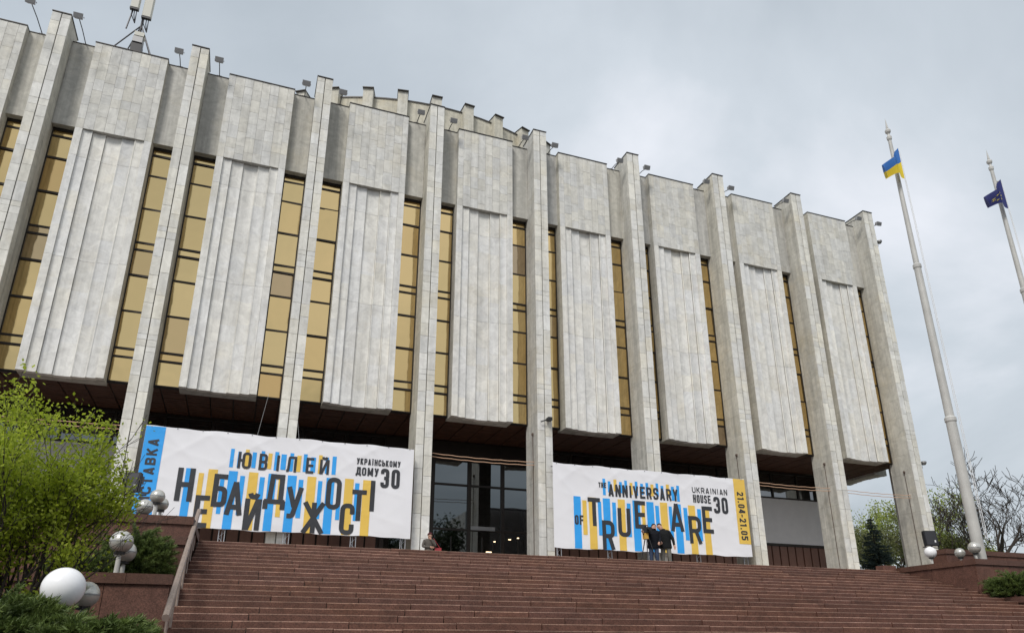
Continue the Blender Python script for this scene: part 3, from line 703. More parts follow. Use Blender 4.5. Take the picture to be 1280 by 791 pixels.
# ------------------------------------------------------------------ floodlights on the parapet
def floodlight(x, y0, z0, y1, z1, label):
    r_ = thing('floodlight', (x, y0, z0), label, 'floodlight', 'floodlights along the parapet')
    m = MB(); m.box((-.12, -.06, -.0), (.12, .06, .035)); m.build('base_plate', M['dark_metal'], r_)
    MB().tube([(0, 0, .03), (0, (y1 - y0) * .5, (z1 - z0) * .5 + .06), (0, y1 - y0 + .1, z1 - z0)], .022, 6).build('arm', M['dark_metal'], r_)
    h = MB(); hw, hh, hd = .2, .23, .12
    v = [(-hw, -hd, -hh * .5), (hw, -hd, -hh * .5), (hw, -hd, hh * .6), (-hw, -hd, hh * .6)]
    bk = [(x_ * .72, hd, z_ * .7) for x_, _, z_ in v]
    h.face(v); h.face(bk[::-1])
    for k in range(4): h.face([v[k], bk[k], bk[(k + 1) % 4], v[(k + 1) % 4]])
    h.box((-hw - .02, -.03, -.02), (-hw, .05, .03)).box((hw, -.03, -.02), (hw + .02, .05, .03))
    ho = h.build('lamp_head', M['lamp_grey'], r_, (0, y1 - y0, z1 - z0)); ho.rotation_euler = (rad(24), 0, 0)
    g = MB(); g.face([(-hw + .03, -hd - .006, -hh * .4), (hw - .03, -hd - .006, -hh * .4), (hw - .03, -hd - .006, hh * .5), (-hw + .03, -hd - .006, hh * .5)]); g.build('lamp_glass', M['grey_metal'], ho)
ordn = ['first', 'second', 'third', 'fourth', 'fifth', 'sixth', 'seventh', 'eighth', 'ninth']
HEAD = {0: ((-1.05, 28.72), (-.75, 28.8)), 1: ((.05, 28.9), (.0, 28.92)), 2: ((-.5, 28.35), (-.5, 28.35))}
for n in range(9):
    for s in (0, 1):
        if n == 8 and s == 1: x = XP(8) + W + .45
        else: x = XP(n) - .52 if s == 0 else XP(n) + W + .53
        hy, hz = HEAD.get(n, ((.03, 28.74), (.05, 28.72)))[s]
        if n == 7 and s == 1: continue
        floodlight(x, D + YR + .05, ZQ + (0 if n < 8 or s == 0 else -.02), D + hy, hz + .06, 'parapet floodlight just %s of the %s pillar from the left' % (('left', 'right')[s], ordn[n]))
# siren cluster right of the eighth pillar
r_ = thing('camera_cluster', (XP(7) + W + .42, D + YR + .05, ZQ), 'small camera cluster on the parapet right of the eighth pillar', 'camera')
m = MB(); m.tube([(0, 0, 0), (0, 0, .5)], .03, 8); m.build('stalk', M['dark_metal'], r_)
for a in (-.15, .02, .18): MB().tube([(a, -.15, .42 + abs(a)), (a * 1.5, .1, .55)], [.07, .05], 8).build('camera_head', M['dark_metal'], r_)
MB().box((-.12, -.1, .05), (.3, .12, .3)).build('junction_box', M['white'], r_)
# bracketed lamp on the flank of the ninth pillar, and a second higher up
for z, lab in ((12.25, 'small bracketed floodlight low on the outer flank of the rightmost pillar'), (27.6, 'small bracketed floodlight high on the outer flank of the rightmost pillar')):
    r_ = thing('bracket_lamp', (XP(8) + W, D + .4, z), lab, 'floodlight')
    MB().tube([(0, 0, 0), (.45, 0, .08)], .025, 6).build('bracket', M['dark_metal'], r_)
    m = MB(); m.lathe([(0, -.14), (.1, -.12), (.17, 0), (.16, .08), (.0, .13)], 14, (.62, -.05, .0)); m.build('lamp_head', M['grey_metal'], r_)
    MB().tube([(.5, 0, .05), (.52, 0, -.35)], .01, 4).build('cable', M['black'], r_)
r_ = thing('security_camera', (XP(4) + .42, D - .02, 12.2), 'small black security camera on the fifth pillar', 'camera')
MB().box((0, -.34, -.06), (.22, -.06, .1)).build('camera_body', M['black'], r_); MB().tube([(.1, .02, .02), (.1, -.12, .02)], .03, 6).build('mount', M['dark_metal'], r_)
MB().tube([(0, -.2, 0), (-.3, -.1, -.12)], .03, 6).build('lens', M['black'], r_)

# ------------------------------------------------------------------ antenna mast on the roof
r_ = thing('antenna_mast', (-8.1, D + 3, ZQ - .5), 'roof mast with two pale panel antennas and dark braces', 'antenna')
MB().tube([(0, 0, 0), (0, 0, 8)], .06, 8).build('mast_tube', M['dark_metal'], r_)
for a in ((-.95, -.3, 2.35), (-.75, .7, 2.3), (.75, -.3, 2.3), (.8, .6, 2.3)): MB().tube([(a[0], a[1], 2.2), (0, 0, 4.2)], .035, 6).build('brace', M['dark_metal'], r_)
for x, y, z0, wd in ((-.42, -.3, 4.95, .42), (.22, -.35, 4.5, .46)):
    m = MB(); pr = [(-wd / 2, .09), (-wd / 2, -.03), (-wd * .38, -.1), (wd * .38, -.1), (wd / 2, -.03), (wd / 2, .09)]
    for (a, b), (c, d) in zip(pr, pr[1:] + pr[:1]): m.face([(a, b, 0), (c, d, 0), (c, d, 2.6), (a, b, 2.6)])
    m.face([(a, b, 0) for a, b in pr[::-1]]); m.face([(a, b, 2.6) for a, b in pr])
    o = m.build('panel_antenna', M['offwhite'], r_, (x, y, z0)); MB().box((-wd / 2, -.09, -.12), (wd / 2, .08, -.004)).build('end_cap', M['black'], o)
    for q in (-.1, .02, .12): MB().tube([(q, 0, -.1), (q, .05, -.4), (.1, .2, -.8)], .025, 5).build('feeder', M['dark_metal'], o)
MB().box((-.22, -.25, 2.9), (.24, .2, 3.25)).build('radio_unit', M['grey_metal'], r_); MB().box((-.25, -.2, 2.3), (.25, .25, 2.86)).build('radio_unit', M['black'], r_)
MB().box((-.2, -.2, 3.35), (.26, .2, 3.6)).build('radio_unit', M['offwhite'], r_); MB().tube([(-.62, -.2, 3.6), (-.5, -.2, 4.9)], .04, 6).build('spare_tube', M['dark_metal'], r_)
MB().box((-.62, -.3, 1.5), (.42, .5, 2.25)).build('ballast_box', M['grey_metal'], r_)

# ------------------------------------------------------------------ flagpoles and flags
def flagpole(x, y, label):
    r_ = thing('flagpole', (x, y, ZP), label, 'flagpole', 'flagpoles right of the stairs'); H_ = 25.85 - ZP
    m = MB(); m.lathe([(.215, 0), (.195, 6.05), (.17, 6.1), (.145, 13.25), (.12, 13.3), (.08, H_ - 1.25), (.0, H_ - 1.25)], 20); m.build('pole', M['pole'], r_, smooth=False)
    for z, q in ((6.05, .225), (13.25, .175)): MB().lathe([(0, -.16), (q - .05, -.14), (q, -.04), (q, .1), (q - .06, .18), (0, .2)], 20, (0, 0, z)).build('flange', M['pole'], r_)
    f = MB(); f.lathe([(.06, H_ - 1.25), (.11, H_ - 1.15), (.12, H_ - 1.02), (.07, H_ - .95), (.05, H_ - .85), (.12, H_ - .75), (.135, H_ - .66), (.1, H_ - .58), (.045, H_ - .52), (.055, H_ - .5), (0, H_ + .1)], 16); f.build('finial', M['pole'], r_)
    MB().tube([(.0, 0, H_ - 1.9), (.3, -.1, H_ - 1.85)], .04, 6).build('pulley_arm', M['pole'], r_)
    hl = MB(); hl.tube([(.3, -.1, H_ - 1.85), (.36, -.12, 1.2)], .012, 4); hl.tube([(.36, -.1, H_ - 1.85), (.44, -.14, 1.2)], .012, 4); hl.build('halyard', M['white'], r_)
flagpole(27.1, 20.9, 'tall pale flagpole carrying the blue and yellow flag'); flagpole(33.9, 20.92, 'tall pale flagpole carrying the dark blue flag with stars, at right edge')
def flag(x, y, z, hoist, fly, droop, label, kind):
    r_ = thing('flag', (x, y, z), label, 'flag', 'flags on the poles')
    def P(u, v):   # u along the fly (towards -X), v down the hoist; limp folded cloth
        fold = (.26 * math.sin(u * 8.5 + v * 2.2) + .09 * math.sin(u * 17 + v * 4)) * min(1, u * 1.6)
        cx = -u * fly * (.72 + .14 * (v - .5)); top_ = -droop * hoist * u ** .85 + .05 * math.sin(u * 9); bot_ = -hoist * (1 + .10 * u + .05 * math.sin(u * 8 + 1))
        return (cx, fold, top_ + (bot_ - top_) * (v ** (1 - .35 * u)))
    parts = [('blue_field', 'flag_blue', 0, .46), ('yellow_field', 'flag_yellow', .46, 1)] if kind == 'ua' else [('blue_field', 'eu_blue', 0, 1)]
    for nm, mt, v0, v1 in parts:
        m = MB(); nu, nv = 26, 10; base = len(m.v)
        for i in range(nu + 1):
            for j in range(nv + 1): m.v.append(P(i / nu, v0 + (v1 - v0) * j / nv))
        for i in range(nu):
            for j in range(nv): a = base + i * (nv + 1) + j; m.f.append((a, a + 1, a + nv + 2, a + nv + 1)); m.t.append(0); m.m.append(0)
        m.build(nm, M[mt], r_, smooth=True)
    if kind == 'eu':
        st = MB().face
        for k in range(12):
            a = 2 * math.pi * k / 12; u0, v0 = .42 + .2 * math.cos(a), .5 + .28 * math.sin(a); m = MB(); pts = []
            for q in range(10):
                rr = .055 if q % 2 == 0 else .022; b = math.pi * q / 5
                p = P(min(1, u0 + rr * .62 * math.sin(b)), v0 + rr * math.cos(b)); pts.append((p[0], p[1] - .02, p[2]))
            m.face(pts); m.build('star', M['star'], r_)
flag(27.08, 20.55, 23.95, 1.65, 1.6, .72, 'limp blue and yellow national flag near the pole top', 'ua')
flag(33.78, 20.55, 23.85, 1.65, 2.0, .82, 'limp dark blue flag with a ring of gold stars', 'eu')

# ------------------------------------------------------------------ granite terraces either side of the stairs
slab_g = MB().box((0, 0, 0), (1, 1, 1), skip='k').mesh('granite_slab', M['granite'])
slab_gl = MB().box((0, 0, 0), (1, 1, 1)).mesh('side_slab', M['granite'])
def terrace(x0, x1, y0, y1, z0, z1, label, side, cap=.19, soil=True, group='granite planter terraces'):
    """planter block: slab-faced front and stair-side walls, overhanging cap; side=+1 when its right end faces the stairs"""
    r_ = thing('planter_wall', ((x0 + x1) / 2, y0, z0), label, 'planter', group); ox, oy, oz = (x0 + x1) / 2, y0, z0
    MB().box((x0 - ox + .04, .06, .0), (x1 - ox - .04, y1 - y0, z1 - z0 - cap)).build('wall_core', M['joint'], r_)
    x = x0
    while x < x1 - .01:
        l_ = min(rnd(.75, .95), x1 - x); l_ = x1 - x if x1 - x - l_ < .3 else l_
        add('granite_slab', slab_g, r_, (x - ox + .006, rnd(0, .006), .004), (l_ - .012, .06, z1 - z0 - cap - .008)); x += l_
    y = y0 + .07
    while y < y1 - .01:
        l_ = min(rnd(.75, .95), y1 - y); xx = (x1 - ox - .04) if side > 0 else (x0 - ox)
        add('side_slab', slab_gl, r_, (xx, y - oy + .006, .004), (.04, l_ - .012, z1 - z0 - cap - .008)); y += l_
    cp = MB().box((0, 0, 0), (1, 1, 1)).mesh('cap_slab', M['granite_cap']); x = x0 - .04
    while x < x1 - .01:
        l_ = min(rnd(1.2, 1.6), x1 + .04 - x); l_ = x1 + .04 - x if x1 + .04 - x - l_ < .4 else l_
        add('cap_slab', cp, r_, (x - ox + .004, -.05, z1 - z0 - cap), (l_ - .008, .5, cap + rnd(-.004, .004))); x += l_
    xx = (x1 - ox - .42) if side > 0 else (x0 - ox - .05); y = y0 + .455
    while y < y1 - .01:
        l_ = min(1.5, y1 - y); add('cap_slab', cp, r_, (xx, y - oy, z1 - z0 - cap + .002), (.47, l_ - .008, cap)); y += l_
    MB().box((x0 - ox + .05, .45, z1 - z0 - cap - .01), (x1 - ox - .05, y1 - y0, z1 - z0 - cap + .06)).build('soil_bed', M['soil'], r_)
XL = -1.17
terrace(-9, XL, 7.2, 15.68, 0, 1.55, 'low front granite planter left of the stairs, under the juniper', 1)
terrace(-9, XL, 15.7, 17.88, 0, 2.98, 'granite planter step left of the stairs below the pair of smoky globes', 1)
terrace(-9, XL, 17.9, 19.36, 0, 4.0, 'second granite planter step left of the stairs', 1)
terrace(-9, XL, 19.38, 22.6, 0, 4.67, 'topmost granite planter step left of the stairs beside the Ukrainian banner', 1)
XRr = ST_X1 + .05
terrace(XRr, 44, 8, 14.9, 0, 1.6, 'lowest granite planter right of the stairs', -1)
terrace(XRr, 44, 14.92, 19.0, 0, 3.25, 'granite planter right of the stairs holding the juniper', -1)
terrace(XRr, 44, 19.02, 22.6, 0, 4.62, 'upper granite planter right of the stairs below the flagpoles', -1)
terrace(28.0, 46, 23.1, 23.9, ZP, 5.62, 'long low granite wall behind the flagpole at right', -1, .2)
r_ = thing('granite_kerb', (23.6, 22.3, ZP), 'small loose granite block at the right end of the top step', 'block')
MB().box((0, 0, 0), (.62, .4, .2)).build('block_body', M['granite'], r_)

# handrail on the left of the stairs
r_ = thing('handrail', (-1.0, 12.0, 1.3), 'weathered brown handrail climbing the left edge of the stairs', 'handrail')
A = Vector((-.90, 12.2, 2.06)); B = Vector((-1.19, 22.0, 5.28)); o0 = Vector((-1.0, 12.0, 1.3))
MB().tube([A - o0, B - o0, B - o0 + Vector((0, .3, .0))], .055, 8).build('rail_tube', M['rail'], r_)
for k in range(7):
    p = A.lerp(B, (k + .4) / 7); zst = ZP - ST_H * math.floor((ST_Y - p.y) / ST_W + 1); MB().tube([Vector((p.x, p.y, zst)) - o0, p - o0], .025, 6).build('baluster', M['rail'], r_)

# ------------------------------------------------------------------ globe lamps
def globe_lamp(x, y, z, zb, kind, label, dia=.45):
    r_ = thing('globe_lamp', (x, y, zb), label, 'globe lamp', 'globe lamps on the planters')
    R_ = dia / 2; prof = [(R_ * math.sin(a), -R_ * math.cos(a)) for a in [math.pi * k / 20 for k in range(21)]]
    prof[0] = (0.001, -R_); prof[-1] = (.001, R_)
    MB().lathe(prof, 36, (0, 0, z - zb)).build('globe', M['globe_white' if kind == 'w' else 'globe_smoky'], r_, smooth=True)
    MB().lathe([(0, 0), (.05, 0), (.05, .01), (.04, z - zb - R_), (0, z - zb - R_)], 12).build('stem', M['pole'], r_)
    MB().lathe([(.04, 0), (.1, .01), (.105, .06), (.06, .09), (.02, .09)], 16, (0, 0, z - zb - R_ - .03)).build('collar', M['black'], r_)
    if kind != 'w': MB().lathe([(R_ * 1.004, -.012), (R_ * 1.012, 0), (R_ * 1.004, .012)], 36, (0, 0, z - zb)).build('seam_ring', M['grey_metal'], r_)
globe_lamp(-1.62, 8.66, 2.20, 1.45, 'w', 'large white globe lamp above the front juniper, nearest the camera', .40)
globe_lamp(-2.15, 13.2, 2.42, 1.45, 's', 'smoky globe lamp half hidden behind the large white globe', .40)
globe_lamp(-2.18, 16.1, 3.60, 2.85, 's', 'taller smoky globe lamp of the pair on the granite step', .43)
globe_lamp(-2.14, 16.55, 3.46, 2.85, 's', 'lower smoky globe lamp of the pair on the granite step', .42)
globe_lamp(-2.4, 20.6, 5.05, 4.55, 's', 'smoky globe lamp partly behind the shrub, left of the far pair', .40)
globe_lamp(-2.24, 21.5, 5.50, 4.55, 's', 'upper smoky globe lamp standing in front of the blue banner end', .38)
globe_lamp(-2.16, 21.95, 5.38, 4.55, 's', 'lower smoky globe lamp standing in front of the blue banner end', .37)
globe_lamp(26.06, 22.2, 5.28, 4.5, 'w', 'white globe lamp at the foot of the rightmost pillar')
globe_lamp(26.55, 21.3, 5.17, 4.5, 's', 'smoky globe lamp between the white globe and the flagpole', .38)
globe_lamp(26.6, 20.68, 5.30, 4.5, 's', 'smoky globe lamp right in front of the flagpole base')

# black square floodlights on posts
for x, y, z, lab in ((-3.66, 27.0, 6.92, 'black square floodlight beside the blue end of the Ukrainian banner'), (28.9, 24.5, 6.28, 'black square floodlight in front of the rightmost pillar')):
    r_ = thing('square_floodlight', (x, y, ZP), lab, 'floodlight', 'black square floodlights')
    MB().tube([(0, 0, 0), (0, 0, z - ZP - .3)], .035, 8).build('post', M['black'], r_)
    m = MB(); m.box((-.27, -.09, -.33), (.27, .09, .33)); m.box((-.31, -.05, -.36), (-.27, .05, .1)).box((.27, -.05, -.36), (.31, .05, .1))
    for k in range(6): m.box((-.24 + k * .09, .09, -.28), (-.2 + k * .09, .16, .28))
    o = m.build('lamp_body', M['black'], r_, (0, 0, z - ZP)); o.rotation_euler = (rad(-6), 0, rad(-20))
    MB().box((-.23, -.1, -.29), (.23, -.094, .29)).build('lamp_glass', M['dark_metal'], o); MB().box((.12, -.104, -.2), (.18, -.1, -.1)).build('sensor', M['white'], o)
    MB().box((-.5, -.02, z - ZP - .42), (.5, .02, z - ZP - .38)).build('cross_bar', M['black'], r_)

# ------------------------------------------------------------------ foliage
def quads(name, c, d, n, ln, wd, tint, mat, parent, loc=(0, 0, 0), bend=None):
    """leaf mesh from arrays: centre, along-direction, normal, length, width"""
    s = np.cross(d, n); s /= np.linalg.norm(s, axis=1, keepdims=True) + 1e-9
    ln = ln[:, None]; wd = wd[:, None]
    v = np.stack([c - d * ln * .5, c + s * wd * .5, c + d * ln * .5, c - s * wd * .5], 1).reshape(-1, 3)
    k = len(c); me = bpy.data.meshes.new(name)
    me.vertices.add(4 * k); me.vertices.foreach_set('co', v.astype(np.float32).ravel())
    me.loops.add(4 * k); me.loops.foreach_set('vertex_index', np.arange(4 * k, dtype=np.int32))
    me.polygons.add(k); me.polygons.foreach_set('loop_start', np.arange(0, 4 * k, 4, dtype=np.int32)); me.polygons.foreach_set('loop_total', np.full(k, 4, dtype=np.int32))
    a = me.attributes.new('tint', 'FLOAT', 'FACE'); a.data.foreach_set('value', tint.astype(np.float32))
    me.materials.append(mat); me.update(); me.validate()
    return add(name, me, parent, loc)
def unit(a): return a / (np.linalg.norm(a, axis=1, keepdims=True) + 1e-9)
def grow(m, p, d, ln, r, lv, tips, spread=.6, up=.15, nseg=4, kids=(2, 4), shrink=.7, minr=.004, jit=.18):
    """branch: wobbly tapering limb, side limbs from its upper half; collects twig points"""
    pts = [Vector(p)]; dd = Vector(d).normalized()
    for k in range(nseg):
        dd = (dd + Vector((rnd(-jit, jit), rnd(-jit, jit), rnd(-jit, jit) + up * .25))).normalized(); pts.append(pts[-1] + dd * ln / nseg)
    m.tube(pts, [max(minr, r * (1 - .55 * k / nseg)) for k in range(nseg + 1)], 6 if lv > 1 else 4, cap=False)
    if lv <= 1: tips += [(q.copy(), dd.copy()) for q in pts[1:]]
    if lv == 0: return
    nk = random.randint(*kids)
    for k in range(nk):
        u = rnd(.35, 1.) if k else 1.; i = min(nseg - 1, int(u * nseg)); q = pts[i].lerp(pts[i + 1], u * nseg - i)
        side = Vector((rnd(-1, 1), rnd(-1, 1), rnd(-.4, .9))); nd = (dd * (1 - spread * .5) + side.normalized() * spread + Vector((0, 0, up))).normalized()
        grow(m, q, nd, ln * shrink * rnd(.75, 1.15), max(minr, r * (1 - .55 * u) * rnd(.55, .8)), lv - 1, tips, spread, up, max(2, nseg - (lv < 2)), kids, shrink, minr, jit)
def leaves(name, tips, per, ln, spread, mat, parent, asp=.55):
    P = np.array([t[0][:] for t in tips]); k = len(P) * per
    c = np.repeat(P, per, 0) + RNG.normal(0, spread, (k, 3)); d = unit(RNG.normal(0, 1, (k, 3)) + [0, 0, .3]); n = unit(RNG.normal(0, 1, (k, 3)) + [0, 0, .6])
    l_ = ln * RNG.uniform(.6, 1.3, k); cl = np.repeat(RNG.uniform(0, 1, len(P)), per)
    return quads(name, c, d, n, l_, l_ * asp, np.clip(cl * .5 + RNG.uniform(0, .5, k), 0, 1), mat, parent)
# spring shrub at left
sh = thing('spring_shrub', (-3.25, 12.4, 1.45), 'large bright spring green shrub at the left edge', 'shrub')
wood = MB(); tips = []
for k in range(30):
    a = rnd(0, 6.28); q = rnd(.0, .8); d = Vector((math.cos(a) * .46 + .0, math.sin(a) * .3, 1.15))
    grow(wood, (math.cos(a) * q, math.sin(a) * q * .7, 0), d, rnd(1.35, 1.95), .033, 3, tips, .5, .14, 4, (3, 4), .62)
tips = [t for t in tips if t[0].x < (1.22 if t[0].z < 2.0 else 1.58) - max(0, t[0].z - 2.6) * .45 or (t[0].x < 1.7 and random.random() < .05)]
for k in range(260): tips.append((Vector((rnd(-1.4, .75), rnd(-.8, .3), rnd(.55, 1.7))), Vector((0, 0, 1))))
wood.build('branches', M['bark'], sh)
leaves('crown', tips, 9, .06, .07, M['leaf_spring'], sh, .62)
# junipers: arching sprays of fine needle tufts
def juniper(loc, rx, ry, rz_, nspray, label, seed, up=.35, tilt=(0, 0)):
    g = np.random.default_rng(seed); r_ = thing('juniper', loc, label, 'juniper', 'junipers in the planters')
    C_, Dn, Nn, Ln, Wd, T = [], [], [], [], [], []; st = MB()
    for k in range(nspray):
        a = g.uniform(0, 6.283); rr = math.sqrt(g.uniform(0, 1)); el = g.uniform(.1, 1.1)
        base = np.array([math.cos(a) * rx * rr * .55, math.sin(a) * ry * rr * .55, rz_ * g.uniform(.1, .75) * (1 - .4 * rr)])
        dr_ = np.array([math.cos(a) * rx + tilt[0], math.sin(a) * ry + tilt[1], rz_ * (up + g.uniform(-.2, .6))]); dr_ /= np.linalg.norm(dr_)
        L_ = g.uniform(.45, .95) * max(rx, ry) * .62; nn = 46; tt = g.uniform(0, 1)
        u = np.linspace(0, 1, nn)[:, None]
        path = base + dr_ * u * L_ + np.array([0, 0, -.28 * L_]) * u ** 2 + g.normal(0, .008, (nn, 3))
        if k % 3 == 0: st.tube([tuple(path[0]), tuple(path[nn // 2]), tuple(path[-1])], [.008, .005, .002], 4, cap=False)
        for q in range(3):
            dd = unit(dr_ + g.normal(0, .55, (nn, 3)) + [0, 0, .1]); C_.append(path + dd * .03 + g.normal(0, .012, (nn, 3))); Dn.append(dd); Nn.append(unit(g.normal(0, 1, (nn, 3))))
            Ln.append(g.uniform(.05, .12, nn)); Wd.append(g.uniform(.008, .016, nn)); T.append(np.clip(tt * .6 + u[:, 0] * .35 + g.uniform(-.1, .15, nn), 0, 1))
    quads('foliage', np.concatenate(C_), np.concatenate(Dn), np.concatenate(Nn), np.concatenate(Ln), np.concatenate(Wd), np.concatenate(T), M['leaf_juniper'], r_)
    st.build('stems', M['bark'], r_)
juniper((-1.15, 7.75, 1.42), .62, .5, .55, 330, 'juniper bush in the lower left corner below the white globe', 1)
juniper((-2.0, 7.95, 1.42), .85, .6, .80, 420, 'juniper bush at the left edge beside the white globe', 2)
juniper((-2.0, 17.25, 2.8), .85, .5, 1.6, 460, 'juniper spreading over the granite steps behind the smoky globes', 3)
juniper((-2.9, 16.9, 2.85), .8, .6, .8, 260, 'juniper behind the spring shrub on the granite step', 4)
juniper((24.95, 18.2, 3.2), 1.05, .8, 1.15, 420, 'juniper on the right planter beside the stairs', 5)
juniper((27.0, 17.9, 3.2), 1.25, .8, 1.2, 420, 'juniper on the right planter at the picture edge', 6)
# trees behind, right
def bare_tree(x, y, h, label, seed, lv=5, mat=None, leaf=None, per=2, ls=.2, sp=.28, spread=.75, r0=None, kids=(2, 3), minr=.012):
    random.seed(seed); r_ = thing('tree', (x, y, hv(x, y) if x > 44.5 else ZP), label, 'tree', 'trees beyond the plaza')
    m = MB(); tips = []; p = Vector((0, 0, 0)); top = Vector((rnd(-.4, .4), rnd(-.3, .3), h * .28)); r0 = r0 or h * .022
    m.tube([p, top * .5 + Vector((rnd(-.1, .1), 0, 0)), top], [r0 * 1.25, r0, r0 * .85], 9)
    for k in range(5):
        a = 6.28 * k / 5 + rnd(-.4, .4); grow(m, top - Vector((0, 0, rnd(0, h * .06))), (math.cos(a) * .75, math.sin(a) * .75, rnd(.6, 1.2)), h * .26, r0 * .6, lv - 1, tips, spread, .12, 4, kids, .74, minr, .24)
    m.build('trunk', M['bark'], r_)
    if leaf: leaves('crown', tips, per, ls, sp, M[leaf], r_, .6)
    return r_
bare_tree(60.6, 45, 13.0, 'bare dark tree with gnarled spreading limbs at the right edge', 21, 6, kids=(2, 3), r0=.33, minr=.02)
bare_tree(58.0, 47.5, 10.5, 'bare twiggy tree seen between pillar and flagpole', 22, 6, kids=(2, 3), minr=.018)
bare_tree(64.5, 47, 12.0, 'bare tree cut by the right picture edge', 25, 6, kids=(2, 3), minr=.018)
bare_tree(57.0, 52, 10.5, 'olive budding tree just right of the rightmost pillar', 23, 5, leaf='leaf_olive', per=9, ls=.22, sp=.35)
bare_tree(61.5, 50, 8.5, 'low yellow green tree left of the flagpole foot', 24, 5, leaf='leaf_tree', per=9, ls=.2, sp=.3)
bare_tree(66.5, 58, 15.0, 'light yellow green tree seen through the open corner bay', 26, 5, leaf='leaf_tree', per=6, ls=.25, sp=.36)
bare_tree(62.0, 60, 11.0, 'low olive tree behind the spruce in the corner bay', 27, 5, leaf='leaf_olive', per=9, ls=.26, sp=.4)
bare_tree(72.0, 56, 9.0, 'low green tree behind the bare trees at the right edge', 28, 5, leaf='leaf_olive', per=8, ls=.24, sp=.38)
# spruce in the corner bay
random.seed(5)
sx, sy = 47.6, 45.5
r_ = thing('spruce', (sx, sy, ZP), 'dark blue spruce seen between the two rightmost pillars', 'spruce'); SH = 7.3
m = MB(); m.tube([(0, 0, 0), (0.02, 0, SH * .6), (0, 0, SH)], [.13, .07, .012], 8); C_, Dn, Nn, Ln, Wd, T = [], [], [], [], [], []
z = .5
while z < SH - .15:
    R_ = 2.2 * (1 - z / SH) ** .85 + .08
    nb = 12 if z < SH * .7 else 7
    for k in range(nb):
        a = rnd(0, 6.28); L_ = R_ * rnd(.7, 1.15); tt = random.random(); dv = np.array([math.cos(a), math.sin(a), .0]); nn = max(6, int(L_ * 26))
        u = np.linspace(.1, 1, nn)[:, None]; path = np.array([0, 0, z]) + dv * u * L_ + np.array([0, 0, 1.]) * (-.35 * u + .25 * u ** 2.2) * L_
        m.tube([tuple(path[0]), tuple(path[nn // 2]), tuple(path[-1])], [.02, .012, .004], 4, cap=False)
        for q in range(5):
            dd = unit(dv * .7 + RNG.normal(0, .55, (nn, 3)) + [0, 0, -.25]); C_.append(path + dd * .07); Dn.append(dd); Nn.append(unit(RNG.normal(0, 1, (nn, 3)))); Ln.append(RNG.uniform(.12, .24, nn)); Wd.append(RNG.uniform(.02, .04, nn)); T.append(np.clip(tt * .6 + RNG.uniform(0, .4, nn), 0, 1))
    z += .21
m.build('trunk', M['bark'], r_)
quads('crown', np.concatenate(C_), np.concatenate(Dn), np.concatenate(Nn), np.concatenate(Ln), np.concatenate(Wd), np.concatenate(T), M['leaf_spruce'], r_)
# far bank of trees low on the skyline at right
# ------------------------------------------------------------------ what the entrance glass reflects: trees and a block across the street
r_ = thing('street_block', (58, -62, 0), 'flat roofed block mirrored in the right half of the entrance glass', 'building')
MB().box((-17, -14, 0), (60, 0, 27.5)).build('block_wall', M['parapet'], r_)
wm = MB().box((0, 0, 0), (1, 1, 1)).mesh('block_window', M['glass'])
for i in range(14):
    for j in range(6): add('block_window', wm, r_, (-15 + i * 4.2, -.01, 2.5 + j * 4), (2.2, .06, 2.4))
for k, (x, y, h) in enumerate(((29, -38, 24), (36, -42, 20), (22, -36, 22))):
    t_ = bare_tree(x, y, h, 'dark tree mirrored in the entrance glass, %s' % ('the middle one', 'the right one', 'the left one')[k], 40 + k, 4, leaf='leaf_dark', per=30, ls=.5, sp=.6); t_.location.z = 0; t_['group'] = 'trees across the street'

